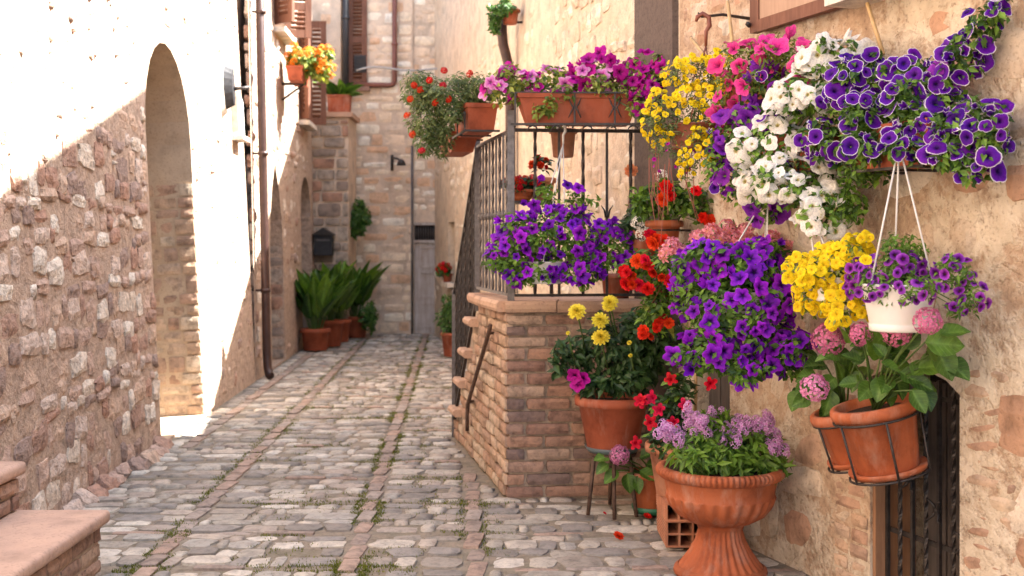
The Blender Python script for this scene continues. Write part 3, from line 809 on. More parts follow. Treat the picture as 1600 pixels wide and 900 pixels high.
prism('body', EH, [(-4.6, 18.56), (-1.58, 18.56), (-1.58, 18.6), (-0.6, 18.6), (-0.6, 24), (-4.6, 24)], 0, 7.0, M_['far_mortar'])
# the old door at its foot
dr = MB(); dr.box((-1.55, 18.36, 0.015), (-1.082, 18.40, 1.45)); do = dr.build('door', M_['door_grey'], EH)
for z0, z1 in ((0.1, 0.5), (0.58, 1.0), (1.06, 1.4)):
    b_ = MB(); x0, x1 = -1.49, -1.145
    b_.box((x0, 18.342, z0), (x0 + 0.03, 18.359, z1)); b_.box((x1 - 0.03, 18.342, z0), (x1, 18.359, z1)); b_.box((x0 + 0.031, 18.342, z0), (x1 - 0.031, 18.359, z0 + 0.03)); b_.box((x0 + 0.031, 18.342, z1 - 0.03), (x1 - 0.031, 18.359, z1)); b_.build('door_moulding', M_['door_grey'], do)
b_ = MB(); b_.box((-1.56, 18.318, 1.455), (-1.078, 18.39, 1.5)); b_.box((-1.56, 18.318, 1.74), (-1.078, 18.39, 1.775)); b_.build('transom_frame', M_['door_grey'], EH)
for k in range(12):
    b_ = MB(); x = -1.53 + 0.43 * k / 11; b_.tube([(x, 18.365, 1.5), (x, 18.365, 1.74)], 0.008, 5); b_.build('transom_bar', M_['iron_grey'], EH)
b_ = MB(); b_.tube([(-1.14, 18.355, 0.78), (-1.14, 18.31, 0.78), (-1.14, 18.31, 0.86), (-1.14, 18.355, 0.86)], 0.012, 6); b_.build('door_handle', M_['iron'], do)
# shutter leaf half seen at the top left of the end wall
p = FE.pt(XE(-2.6), 4.0); shutter(EH, (p.x, p.y - 0.03, 3.95), (1, -0.03, 0), 0.3, 3.95, 5.4, 22)
b_ = MB(); b_.box((-2.72, 18.2, 3.86), (-2.25, 18.295, 3.93)); b_.build('window_sill', M_['brick'], EH)
vt = thing('vent_plate', (-2.4, 18.26, 3.8), 'black square vent plate on the end house wall', 'vent')
b_ = MB(); b_.box((-2.5, 18.24, 4.15 - 0.0), (-2.31, 18.27, 4.43)); b_.build('plate', M_['black'], vt)
for k in range(6):
    b_ = MB(); z = 4.18 + k * 0.042; b_.box((-2.485, 18.226, z), (-2.325, 18.239, z + 0.02)); b_.build('slat', M_['black'], vt)
rp = thing('drainpipe', (-1.85, 18.2, 3.9), 'reddish brown pipe bending to run level across the end house', 'drainpipe')
b_ = MB(); b_.tube([(-1.86, 18.24, 6.9), (-1.86, 18.24, 4.02), (-1.88, 18.24, 3.97), (-1.94, 18.24, 3.95), (-2.5, 18.24, 3.96)], 0.04, 8); b_.build('pipe', M_['pipe_red'], rp)
for z in (4.6, 5.4):
    b_ = MB(); b_.lathe((-1.86, 18.24, z), [(0.041, -0.02), (0.05, -0.02), (0.05, 0.02), (0.041, 0.02)], 10); b_.build('clamp', M_['pipe_red'], rp)
cb = MB(); pts = []
for k in range(17):
    t = k / 16; pts.append(V((-2.45 + 1.45 * t, 18.14 - 0.2 * t, 4.17 + 0.06 * math.sin(t * 7) * (1 - t))))
cb.tube(pts, 0.016, 6)
tag(cb.build('cable', M_['cable']), 'pale grey cable strung across the end house wall', 'cable')
lb = thing('lamp_bracket', (-1.9, 18.2, 2.6), 'small dark iron lamp bracket on the end house wall', 'lamp')
b_ = MB(); b_.tube([(-1.9, 18.26, 2.85), (-1.9, 18.26, 2.6)], 0.025, 6); b_.build('back_plate', M_['iron'], lb)
b_ = MB(); b_.tube([(-1.9, 18.24, 2.8), (-1.82, 18.05, 2.78), (-1.72, 17.9, 2.74)], 0.016, 6); b_.build('arm', M_['iron'], lb)
b_ = MB(); b_.lathe((-1.72, 17.9, 2.66), [(0.01, 0.1), (0.05, 0.07), (0.075, 0.0), (0.06, 0.0)], 12); b_.build('lamp_shade', M_['iron'], lb)
gp = MB(); gp.tube([(-1.585, 18.27, 0.0), (-1.585, 18.27, 3.0)], 0.018, 6)
tag(gp.build('conduit', M_['iron_grey']), 'thin grey conduit running up beside the old door', 'conduit')

# ------------------------------------------------------------------ houses on the right, beyond the staircase
RC = thing('cream_house', (-0.4, 13, 0), 'cream plastered house wall with brown downpipe beyond the staircase', 'house')
FC = Frame((0.45 - 0.18 * 9.32, 18.32, 0), (0.18, -1, 0))
UC = lambda y: (18.32 - y) * math.hypot(1, 0.18)
wc = [(UC(16.6), 0.9), (UC(15.9), 0.9), (UC(15.9), 1.75), (UC(16.6), 1.75)]
wall_sheet('wall', RC, FC, [(0, -0.05), (UC(9.02), -0.05), (UC(9.02), 3.62), (UC(10.3), 3.64), (UC(16.0), 5.85), (0, 6.4)], [wc], M_['cream_mortar'], 0.25, True, M_['dark'])
pcs = courses(0.0, UC(9.1), 0.02, 3.6, (0.09, 0.19), (0.12, 0.36), 0.02, (-0.004, 0.014), 0.08, lambda u, v, w, h: not inside_any(u, v, w, h, [wc]) and noise.noise(V((u * 0.5, v * 0.8, 7))) > -0.12, rng, vj=0.04)
masonry(RC, 'stone', 'more_stones', FC, CRM, pcs, M_['cream'], 250, 0.05)
prism('body', RC, [(0.45 - 0.18 * 9.3 + 0.3, 18.6), (0.75, 9.02), (5, 9.02), (5, 18.6)], 0, [6.4, 3.6, 3.6, 6.4], M_['cream_mortar'])
b_ = MB(); b_.obox(FC.pt(UC(16.25), 0.87, -0.04), FC.u * 0.42, -FC.n * 0.07, FC.v * 0.03); b_.build('window_sill', M_['sill'], RC)
wp = thing('drainpipe', (0.0, 11.9, 0), 'brown downpipe with kink on the cream wall behind the railing', 'drainpipe')
xq = lambda y: 0.45 - 0.18 * (y - 9)
b_ = MB(); yq = 11.2
b_.tube([(xq(yq) - 0.07, yq, 0.05), (xq(yq) - 0.07, yq, 3.0), (xq(yq) - 0.08, yq, 3.15), (xq(yq) - 0.14, yq - 0.02, 3.38), (xq(yq) - 0.15, yq - 0.02, 3.5), (xq(yq) - 0.15, yq - 0.02, 3.72)], 0.05, 10); b_.build('pipe', M_['pipe'], wp)
for z in (1.2, 2.95):
    b_ = MB(); b_.lathe((xq(yq) - 0.07, yq, z), [(0.051, -0.025), (0.062, -0.025), (0.062, 0.025), (0.051, 0.025)], 12); b_.build('clamp', M_['pipe'], wp)

RB = thing('stone_house', (0.6, 7.6, 0), 'cream rubble stone house front rising behind the stair landing, with dark brown strip', 'house')
FBk = Frame((0.89 - 0.19 * (9.05 - 6.11), 9.05, 0), (0.19, -1, 0))
UB = lambda y: (9.05 - y) * math.hypot(1, 0.19)
wall_sheet('wall', RB, FBk, [(0, -0.05), (UB(6.11), -0.05), (UB(6.11), 6.07), (0, 6.55)], [], M_['cream_mortar'])
pcs = courses(0.0, UB(6.83), 0.9, 3.6, (0.09, 0.2), (0.12, 0.3), 0.022, (0.0, 0.028), 0.2, None, rng, vj=0.06)
masonry(RB, 'stone', 'more_stones', FBk, CRM, pcs, M_['cream'], 250, 0.06)
prism('body', RB, [(0.35, 9.05), (0.92, 6.12), (6, 6.12), (6, 9.05)], 0, [6.55, 6.07, 6.07, 6.55], M_['cream_mortar'])
b_ = MB(); b_.obox(FBk.pt((UB(6.81) + UB(6.13)) / 2, 3.0, -0.015), FBk.u * ((UB(6.13) - UB(6.81)) / 2), -FBk.n * 0.02, FBk.v * 3.0); b_.build('pilaster', M_['dark_render'], RB, label='flat dark brown rendered strip beside the landing')

# ------------------------------------------------------------------ near house on the right
RA = thing('stone_house', (1.5, 4.6, 0), 'ochre stone and brick house hung with flower baskets on the right', 'house')
FA = Frame((0.89, 6.11, 0), (0.378, -1, 0))
UA = lambda y: (6.11 - y) * math.hypot(1, 0.378)
cel = [(1.567, 0.02), (2.07, 0.02), (2.07, 0.9), (2.0, 0.945), (1.9, 0.97), (1.78, 0.975), (1.66, 0.955), (1.567, 0.91)]
pdoor = [(0.15, 0.02), (0.5, 0.02), (0.5, 1.2), (0.15, 1.2)]
wina = [(1.58, 2.47), (2.5, 2.47), (2.5, 3.9), (1.58, 3.9)]
wall_sheet('wall', RA, FA, [(0, -0.05), (16, -0.05), (16, 6.07), (0, 6.07)], [cel, pdoor, wina], M_['plaster'], 0.3, True, M_['dark'])
def keep_a(u, v, w, h):
    if inside_any(u, v, w, h, [cel, pdoor, wina], 0.01): return False
    if v > 2.0 and u < 1.2: return True
    if 2.07 < u < 2.35 and v < 1.05: return False
    if 1.3 < u < 1.567 and v < 1.0: return False
    return noise.noise(V((u * 1.6, v * 2.0, 11))) > -0.22
pcs = courses(0.02, 1.2, 1.95, 3.4, (0.1, 0.14), (0.16, 0.3), 0.014, (0.002, 0.012), 0.03, keep_a, rng, vj=0.02)
pcs += courses(0.02, 4.0, 0.05, 1.95, (0.12, 0.26), (0.14, 0.4), 0.02, (0.0, 0.02), 0.14, keep_a, rng, vj=0.05)
pcs += courses(1.2, 4.0, 1.95, 3.4, (0.14, 0.28), (0.18, 0.44), 0.02, (0.0, 0.02), 0.14, keep_a, rng, vj=0.05)
masonry(RA, 'stone', None, FA, HST, pcs, M_['house_stone'], 300, 0.05)
pcs = courses(2.085, 2.35, 0.03, 1.02, (0.058, 0.066), (0.12, 0.24), 0.012, (-0.004, 0.008), 0.03, None, rng)
pcs += courses(1.33, 1.56, 0.03, 0.98, (0.058, 0.066), (0.1, 0.23), 0.012, (0.0, 0.012), 0.03, None, rng)
masonry(RA, 'brick', None, FA, BTN, pcs, M_['brick_tan'], 200, 0.045)
FAr = Frame(FA.pt(1.567, 0, 0.0), -FA.n, (0, 0, 1))            # left reveal of the cellar opening
prism('body', RA, [tuple(FA.pt(0.02, 0, 0.45)[:2]), tuple(FA.pt(16, 0, 0.45)[:2]), (16, FA.pt(16, 0, 0)[1]), (8, 6.1)], 0, 6.07, M_['plaster'])
b_ = MB(); b_.obox(FA.pt(2.0, 2.44, -0.04), FA.u * 0.53, -FA.n * 0.11, FA.v * 0.028); b_.build('window_sill', M_['sill'], RA)
b_ = MB(); b_.obox(FA.pt(2.04, 3.185, 0.2), FA.u * 0.455, -FA.n * 0.004, FA.v * 0.71); b_.build('window_pane', M_['black'], RA)
for uu in (1.61, 2.04, 2.47):
    b_ = MB(); b_.obox(FA.pt(uu, 3.185, 0.17), FA.u * 0.028, -FA.n * 0.025, FA.v * 0.71); b_.build('window_frame', M_['shutter'], RA)
# shutter leaf folded back against the wall
sh = MB(); sh.obox(FA.pt(1.16, 3.1, -0.06), FA.u * 0.30, -FA.n * 0.012, FA.v * 0.64); so = sh.build('shutter', M_['shutter_panel'], RA, label='brown framed shutter folded back against the wall')
b_ = MB()
for (uu, vv, hu, hv) in ((0.84, 3.1, 0.035, 0.68), (1.48, 3.1, 0.035, 0.68), (1.16, 2.445, 0.284, 0.028), (1.16, 3.75, 0.284, 0.03)):
    b_.obox(FA.pt(uu, vv, -0.06), FA.u * hu, -FA.n * 0.02, FA.v * hv)
b_.build('shutter_frame', M_['shutter'], so)
b_ = MB(); b_.tube([FA.pt(0.8, 2.46, -0.02), FA.pt(0.8, 2.46, -0.085), FA.pt(0.82, 2.46, -0.1)], 0.012, 6); b_.build('shutter_catch', M_['iron'], so)
# plank door behind the pots
for k in range(3):
    b_ = MB(); b_.obox(FA.pt(0.15 + 0.35 * (k + 0.5) / 3, 0.61, 0.1), FA.u * 0.055, -FA.n * 0.012, FA.v * 0.585); b_.build('door_plank', M_['door_dark'], RA)
# cellar opening: side board, back board, iron grille
b_ = MB(); b_.obox(FA.pt(1.579, 0.465, 0.11), FA.u * 0.009, -FA.n * 0.1, FA.v * 0.44); b_.build('board', M_['door_brown'], RA)
for k in range(3):
    b_ = MB(); b_.obox(FA.pt(1.72 + 0.135 * k, 0.46, 0.2), FA.u * 0.062, -FA.n * 0.01, FA.v * 0.44); b_.build('board', M_['door_dark'], RA)
GR = thing('window_grille', FA.pt(1.82, 0, 0.06), 'black iron grille with twisted bars in the low cellar opening', 'grille')
for k in range(7):
    u = 1.60 + 0.074 * k
    top = 0.93
    b_ = MB()
    if k % 2:
        b_.tube([FA.pt(u, 0.02 + (top - 0.02) * i / 60, 0.06) for i in range(61)], 0.0098, 4, twist=0.4)
    else:
        b_.obox(FA.pt(u, 0.02 + (top - 0.02) / 2, 0.06), FA.u * 0.007, -FA.n * 0.007, FA.v * ((top - 0.02) / 2))
    bo = b_.build('bar', M_['iron'], GR)
    if k % 2 == 0 and k < 7:
        vz = 0.62 - 0.045 * k
        b_ = MB()
        for s in (-1, 1):
            for w_ in (-1, 1):
                b_.tube([FA.pt(u + 0.004 * s, vz, 0.048), FA.pt(u + s * 0.014, vz + w_ * 0.02, 0.042), FA.pt(u + s * 0.024, vz + w_ * 0.036, 0.03), FA.pt(u + s * 0.036, vz + w_ * 0.04, 0.03)], [0.008, 0.007, 0.005, 0.002], 5)
        b_.tube([FA.pt(u, vz - 0.012, 0.05), FA.pt(u, vz + 0.012, 0.05)], 0.014, 6)
        b_.build('scroll', M_['iron'], bo)
for vz in (0.3, 0.86):
    b_ = MB(); b_.obox(FA.pt(1.82, vz, 0.072), FA.u * 0.24, -FA.n * 0.004, FA.v * 0.01); b_.build('cross_bar', M_['iron'], GR)

# ------------------------------------------------------------------ brick staircase with landing
ST = thing('brick_staircase', (0.3, 7.0, 0), 'brick landing and outside stair with rounded stone ledge', 'staircase')
sx = lambda y: -0.036 - 0.19 * (y - 6.48)
rx = lambda y: 0.89 - 0.19 * (y - 6.11) - 0.01
fy = lambda x: 6.48 + 0.1 * (x + 0.036)
prism('core', ST, [(sx(6.48) + 0.02, 6.505), (0.84, 6.59), (rx(7.55), 7.55), (sx(7.55) + 0.02, 7.55)], 0, 1.06, M_['brick_mortar'])
STEPZ = [0.895, 0.665, 0.43, 0.19]
for k, z in enumerate(STEPZ):
    y0 = 7.551 + 0.25 * k
    prism('step_core', ST, [(sx(y0) + 0.02, y0), (rx(y0), y0), (rx(y0 + 0.249), y0 + 0.249), (sx(y0 + 0.249) + 0.02, y0 + 0.249)], 0, z, M_['brick_mortar'])
    fr = Frame((0, 0, z + 0.025), (0.95, 0, 0), (0, 1, 0))
    b_ = MB(); xl, xr = sx(y0) - 0.075, rx(y0 + 0.1) - 0.03
    prof = [(-0.03, -0.025), (-0.045, -0.008), (-0.045, 0.012), (-0.03, 0.028)]
    ys = [y0 - 0.0, y0 + 0.27]
    pts = []
    for yy in ys:
        for (dx, dz) in prof: pts.append((sx(yy) + dx, yy, z + 0.03 + dz))
        pts.append((rx(yy) - 0.02, yy, z + 0.058)); pts.append((rx(yy) - 0.02, yy, z + 0.005))
    b_.add(pts, [(0, 1, 2, 3, 4, 5), (11, 10, 9, 8, 7, 6)] + [((i + 1) % 6, i, 6 + i, 6 + (i + 1) % 6) for i in range(6)])
    b_.build('tread', M_['coping'], ST)
FS1 = Frame((sx(6.48), 6.48, 0), (1, 0.1, 0))
L1 = 0.89 * math.hypot(1, 0.1)
pcs = []
v = 0.01; row = 0
while v < 1.05:
    h = 0.071 if v < 0.86 else 0.062
    if 0.93 < v < 1.0: h = 0.062
    u = -0.0
    wset = [0.23, 0.25, 0.25, 0.2] if row % 2 == 0 else [0.115, 0.25, 0.24, 0.25, 0.12]
    for w in wset:
        w *= rng.uniform(0.94, 1.06)
        if u + w > L1: w = L1 - u
        if w > 0.04: pcs.append((u + w / 2, v + h / 2, w - 0.011, h - 0.011, rng.uniform(-0.003, 0.009), rng.uniform(-0.012, 0.012)))
        u += w
    v += h; row += 1
masonry(ST, 'brick', None, FS1, BRK, pcs, M_['brick'], 300, 0.05)
FS2 = Frame((sx(8.56), 8.56, 0), (0.19, -1, 0))
L2 = 2.08 * math.hypot(1, 0.19)
def keep_s(u, v, w, h):
    yy = 8.56 - (u - w / 2) / 1.018
    top = 1.06
    for k, z in enumerate(STEPZ):
        if yy > 7.551 + 0.25 * k: top = z + 0.012
    return v + h / 2 < top
pcs = courses(0, L2, 0.01, 1.06, (0.069, 0.073), (0.2, 0.27), 0.012, (-0.003, 0.01), 0.015, keep_s, rng, True)
masonry(ST, 'brick', None, FS2, BTN, pcs, M_['brick_tan'], 300, 0.05)
# rounded ledge stones
def ledge(p0, p1, inward, n, z=1.06, t=0.062, over=0.05):
    d = (V(p1) - V(p0)); L = d.length / n; d.normalize(); out_ = -V(inward).normalized()
    for k in range(n):
        a = V(p0) + d * (L * k + 0.003); b = V(p0) + d * (L * (k + 1) - 0.003)
        pr = [(-0.22, 0), (over - 0.01, 0), (over, t * 0.3), (over, t * 0.7), (over - 0.012, t), (-0.22, t)]
        mb = MB(); pts = []
        dz = rng.uniform(-0.002, 0.003)
        for q in (a, b):
            for (o_, zz) in pr: pts.append(q + out_ * o_ + V((0, 0, z + zz + dz)))
        fl = [(0, 1, 2, 3, 4, 5), (11, 10, 9, 8, 7, 6)] + [((i + 1) % 6, i, 6 + i, 6 + (i + 1) % 6) for i in range(6)]
        cr = d.cross(V((0, 0, 1)))
        mb.add(pts, fl if cr.dot(out_) < 0 else [tuple(reversed(f)) for f in fl])
        mb.build('coping_stone', M_['coping'], ST)
ledge((sx(6.48) - 0.0, 6.48, 0), (0.84, 6.568, 0), (0.1, 1, 0), 3)
ledge((sx(6.48), 6.5, 0), (sx(7.6), 7.6, 0), (1, 0.19, 0), 4, z=1.0605)
b_ = MB(); b_.add([(sx(6.7) + 0.2, 6.7, 1.115), (0.78, 6.75, 1.115), (rx(7.55), 7.55, 1.115), (sx(7.55) + 0.2, 7.55, 1.115)], [(0, 1, 2, 3)]); b_.build('landing_floor', M_['tread'], ST)
ir = thing('iron_handrail', (sx(7.3) - 0.03, 7.3, 0.3), 'thin rusty iron bar fixed slanting on the brick side of the stair', 'handrail')
b_ = MB(); q = [FS2.pt((8.56 - yy) * 1.018, zz, -0.035) for yy, zz in ((6.78, 0.97), (6.82, 0.93), (7.66, 0.38), (7.68, 0.3), (7.68, 0.2))]
b_.tube(q, 0.013, 6); b_.build('bar', M_['rust'], ir)
for yy, zz in ((6.84, 0.917), (7.62, 0.405)):
    b_ = MB(); b_.tube([FS2.pt((8.56 - yy) * 1.018, zz, 0.0), FS2.pt((8.56 - yy) * 1.018, zz, -0.035)], 0.01, 6); b_.build('fixing', M_['rust'], ir)

# ------------------------------------------------------------------ railing
RL = thing('iron_railing', (0.0, 6.53, 1.12), 'wrought iron railing with twisted balusters round the stair landing', 'railing')
def bar_box(p, q, r, parent, name, mat, tw=False, n=40):
    mb = MB(); p = V(p); q = V(q)
    if tw:
        mb.tube([p.lerp(q, i / n) for i in range(n + 1)], r * 1.25, 4, twist=0.42)
    else:
        mb.tube([p, q], r * 1.25, 4)
    return mb.build(name, mat, parent)
RZ0, RZ1 = 1.155, 2.09
pc = V((sx(6.48) + 0.03, 6.515, 0))
def box_post(x, y, z0, z1, r, name='post'):
    mb = MB(); mb.box((x - r, y - r, z0), (x + r, y + r, z1)); return mb.build(name, M_['iron_grey'], RL)
box_post(pc.x, pc.y, 1.123, 2.2, 0.02)
fe = V((0.76, 6.59, 0))
for z, r in ((RZ0, 0.009), (RZ1, 0.011)):
    bar_box((pc.x + 0.021, pc.y, z), (fe.x, fe.y, z), r, RL, 'rail', M_['iron'])
for k in range(1, 6):
    t = k / 5.6; p = pc.lerp(fe, t)
    o = bar_box((p.x, p.y, RZ0), (p.x, p.y, RZ1), 0.0085, RL, 'baluster', M_['iron'], k % 2 == 1)
    if k % 2 == 0 or k == 5:
        mb = MB()
        zc = 1.62 if k % 2 == 0 else 1.5
        for s in (-1, 1):
            mb.tube([(p.x + s * 0.008, p.y - 0.01, zc - 0.02), (p.x + s * 0.016, p.y - 0.01, zc + 0.02), (p.x + s * 0.034, p.y - 0.01, zc + 0.045)], [0.006, 0.005, 0.002], 5)
        mb.tube([(p.x, p.y, zc - 0.025), (p.x, p.y, zc + 0.0)], 0.014, 6)
        mb.build('scroll', M_['iron'], o)
p2y = 7.66
p2 = V((sx(p2y) + 0.03, p2y, 0))
box_post(p2.x, p2.y, 1.0, 2.16, 0.018)
for z in (RZ0, RZ1):
    bar_box((pc.x, pc.y + 0.021, z), (p2.x, p2.y - 0.019, z), 0.01, RL, 'rail', M_['iron_grey'])
for k in range(1, 10):
    p = pc.lerp(p2, k / 10)
    o = bar_box((p.x, p.y, RZ0), (p.x, p.y, RZ1), 0.0085, RL, 'baluster', M_['iron_grey'], k % 2 == 1)
    mb = MB(); mb.lathe((p.x, p.y, 1.62), [(0.008, -0.025), (0.016, -0.008), (0.016, 0.008), (0.008, 0.025)], 8); mb.build('collar', M_['iron_grey'], o)
e3 = V((sx(8.56) - 0.0, 8.62, 0))
box_post(e3.x, e3.y, 0.0, 1.1, 0.018)
bar_box((p2.x, p2.y, RZ1), (e3.x, e3.y, 1.07), 0.014, RL, 'rail', M_['iron'])
bar_box((p2.x, p2.y, RZ0 - 0.05), (e3.x, e3.y, 0.13), 0.012, RL, 'rail', M_['iron'])
for k in range(1, 10):
    t = k / 10; p = p2.lerp(e3, t)
    bar_box((p.x, p.y, RZ0 - 0.05 + (0.13 - RZ0 + 0.05) * t), (p.x, p.y, RZ1 + (1.07 - RZ1) * t), 0.009, RL, 'baluster', M_['iron'], k % 2 == 1)

# ------------------------------------------------------------------ doorstep at the lower left
DS = thing('doorstep', (-2.1, 4.2, 0), 'two pink stone doorsteps with brick risers at the lower left corner', 'steps')
b_ = MB(); b_.box((-2.32, 2.2, 0), (-1.815, 5.05, 0.215)); b_.build('core', M_['brick_mortar'], DS)
b_ = MB(); b_.box((-2.32, 2.2, 0.28), (-2.18, 5.05, 0.43)); b_.build('core', M_['brick_mortar'], DS)
FD = Frame((-1.80, 2.3, 0), (0, 1, 0))
masonry(DS, 'brick', None, FD, BRK, courses(0, 2.77, 0.004, 0.216, (0.066, 0.072), (0.22, 0.28), 0.012, (-0.004, 0.008), 0.012, None, rng, True), M_['brick'], 80, 0.05)
FD2 = Frame((-2.165, 2.3, 0.278), (0, 1, 0))
masonry(DS, 'brick', None, FD2, BRK, courses(0, 2.77, 0.0, 0.152, (0.072, 0.078), (0.22, 0.28), 0.012, (-0.004, 0.008), 0.012, None, rng, True), M_['brick'], 80, 0.05)
def slab(x0, x1, y0, y1, z0, z1, name, mat, parent, r=0.02):
    bm = bmesh.new(); bmesh.ops.create_cube(bm, size=1.0)
    for v in bm.verts: v.co = V(((x0 + x1) / 2 + v.co.x * (x1 - x0), (y0 + y1) / 2 + v.co.y * (y1 - y0), (z0 + z1) / 2 + v.co.z * (z1 - z0)))
    bmesh.ops.bevel(bm, geom=bm.edges[:], offset=r, segments=3, affect='EDGES', profile=0.5)
    bm.verts.index_update(); mb = MB(); mb.add([v.co.copy() for v in bm.verts], [tuple(v.index for v in f.verts) for f in bm.faces], 0, True); bm.free()
    return mb.build(name, mat, parent)
slab(-2.32, -1.77, 3.72, 5.09, 0.218, 0.276, 'tread', M_['tread'], DS)
slab(-2.32, -1.77, 2.2, 3.712, 0.218, 0.276, 'tread', M_['tread'], DS)
slab(-2.5, -2.14, 2.2, 5.09, 0.432, 0.49, 'tread', M_['tread'], DS)

# ------------------------------------------------------------------ flowers and leaves (shared meshes)
def funnel(name, mat, notch=0.14, ruffle=0.06, lobes=5, seg=20, seed=0, tube=0.6, point=1.0, star=0.0, vein=0.12, curl=None):
    """five-lobed trumpet; star > 0 gives pointed lobes"""
    rg = random.Random(seed)
    cu = rg.choice((-0.02, -0.1, -0.22, 0.1)) if curl is None else curl
    rings = [(0.03, -tube, 0.0), (0.1, -tube * 0.6, 0.1), (0.3, -0.12, 0.32), (0.68, 0.0, 0.68), (1.0, cu, 1.0)]
    if mat.name.startswith('picotee'): rings.insert(4, (0.9, cu * 0.6, 0.9))
    ph = [rg.uniform(0, 6.28) for _ in range(3)]; amp = [rg.uniform(0.9, 1.1) for _ in range(lobes)]
    vs, fs, a = [], [], []
    for i, (r, z, q) in enumerate(rings):
        for k in range(seg):
            t = 2 * math.pi * k / seg
            f = (lobes * t / (2 * math.pi)) % 1.0; tri = 1 - abs(f - 0.5) * 2          # 0 on a lobe's mid-line, 1 in the notch
            w = (1 - star) * tri ** 2 + star * tri
            rr = r * (1 - notch * w * q) * (1 + (amp[int(lobes * t / (2 * math.pi) + 0.5) % lobes] - 1) * q) * (1 + 0.06 * q * math.sin(2 * t + ph[0]))
            zz = z + q * q * (ruffle * math.sin(lobes * 3 * t + ph[1]) + 0.12 * math.sin(2 * t + ph[2])) - 0.1 * q * q * tri
            vs.append((rr * math.cos(t), rr * math.sin(t), zz))
            a.append(q if vein == 0 else max(0, q - vein * (1 - tri) * (1 if 0.2 < q < 0.9 else 0.4)))
    for i in range(len(rings) - 1):
        for k in range(seg):
            k2 = (k + 1) % seg
            fs.append((i * seg + k, i * seg + k2, (i + 1) * seg + k2, (i + 1) * seg + k))
    return raw_mesh(name, vs, fs, mat, 'rad', a)

def floret_head(name, mat, n, petals=4, dome=0.75, fsize=0.3, seed=0, flat=0.7):
    """a ball or dome of small florets: hydrangea, geranium, verbena"""
    rg = random.Random(seed); vs, fs, a = [], [], []
    for k in range(n):
        z = 1 - (1 + dome) * (k + 0.5) / n; t = k * 2.39996 + rg.uniform(-0.3, 0.3)
        r = math.sqrt(max(0, 1 - z * z)); d = V((r * math.cos(t), r * math.sin(t), z))
        c = V((d.x, d.y, d.z * flat)) * rg.uniform(0.85, 1.05)
        x = d.orthogonal().normalized(); y = d.cross(x); t0 = rg.uniform(0, 6.28)
        for p in range(petals):
            th = t0 + 2 * math.pi * p / petals; dr = x * math.cos(th) + y * math.sin(th); pr = d.cross(dr)
            b = len(vs); s = fsize * rg.uniform(0.85, 1.15); w = s * 1.6 / petals
            vs += [c, c + dr * s * 0.6 - pr * w + d * 0.05, c + dr * s * 1.05 - pr * w * 0.35 + d * rg.uniform(-0.04, 0.06), c + dr * s * 1.05 + pr * w * 0.35 + d * rg.uniform(-0.04, 0.06), c + dr * s * 0.6 + pr * w + d * 0.05]
            a += [0.0, 0.7, 1.0, 1.0, 0.7]
            fs += [(b, b + 1, b + 2), (b, b + 2, b + 3), (b, b + 3, b + 4)]
    return raw_mesh(name, vs, fs, mat, 'rad', a)

def double_flower(name, mat, layers, per, seed=0, wide=0.35, cup=0.6):
    """many petals in rings: dahlia, begonia, rose"""
    rg = random.Random(seed); vs, fs, a = [], [], []
    for l in range(layers):
        q = (l + 1) / layers; m = max(4, int(per * (0.5 + 0.5 * q)))
        el = R(80 - 85 * q * (1.1 - cup * 0.35))
        for p in range(m):
            t = 2 * math.pi * (p + 0.5 * (l % 2)) / m + rg.uniform(-0.12, 0.12)
            dr = V((math.cos(t), math.sin(t), 0)); pr = V((-dr.y, dr.x, 0)); up = V((0, 0, 1))
            f = dr * math.cos(el) + up * math.sin(el); nn = up * math.cos(el) - dr * math.sin(el)
            L = 0.35 + 0.65 * q; w = wide * (0.6 + 0.4 * q) * rg.uniform(0.85, 1.15); b = len(vs)
            z0 = up * (-0.25 * q)
            vs += [z0, z0 + f * L * 0.6 - pr * w + nn * 0.1, z0 + f * L - pr * w * 0.4 + nn * rg.uniform(0, 0.12), z0 + f * L + pr * w * 0.4 + nn * rg.uniform(0, 0.12), z0 + f * L * 0.6 + pr * w + nn * 0.1]
            a += [0.0, 0.6, 1.0, 1.0, 0.6]
            fs += [(b, b + 1, b + 2, b + 3), (b, b + 3, b + 4)]
    return raw_mesh(name, vs, fs, mat, 'rad', a)

def leaf_geo(length=1.0, width=0.35, n=6, arch=0.3, fold=0.15, tipw=1.0, wave=0.0):
    """leaf along +x, upper side +z"""
    vs, fs = [], []
    for i in range(n + 1):
        t = i / n
        w = width * 0.5 * (math.sin(math.pi * t ** (0.75 * tipw)) ** 0.8 if 0 < t < 1 else 0.02)
        z = -arch * t * t; x = length * t
        wv = wave * math.sin(t * 17)
        vs += [(x, -w, z + fold * w + wv), (x, -w * 0.5, z + fold * w * 0.3), (x, 0, z - fold * w * 0.5), (x, w * 0.5, z + fold * w * 0.3), (x, w, z + fold * w - wv)]
    for i in range(n):
        for k in range(4):
            b = i * 5 + k; fs.append((b, b + 5, b + 6, b + 1))
    return vs, fs
def leaf_set(name, mat, cnt, veins=True, **kw):
    out = []
    for i in range(cnt):
        rg = random.Random(i * 17 + len(name)); k2 = dict(kw)
        k2['arch'] = kw.get('arch', 0.3) * rg.uniform(0.5, 1.6); k2['width'] = kw.get('width', 0.35) * rg.uniform(0.85, 1.15)
        vs, fs = leaf_geo(**k2); me = raw_mesh(name, vs, fs, mat, 'rib', [(0.0, 0.3, 1.0, 0.3, 0.0)[q % 5] for q in range(len(vs))])
        at = me.attributes.new('len', 'FLOAT', 'POINT'); at.data.foreach_set('value', [max(0.0, (q // 5) / k2.get('n', 6) - (0.22, 0.11, 0, 0.11, 0.22)[q % 5]) if veins else 0.0 for q in range(len(vs))])
        out.append(me)
    return out

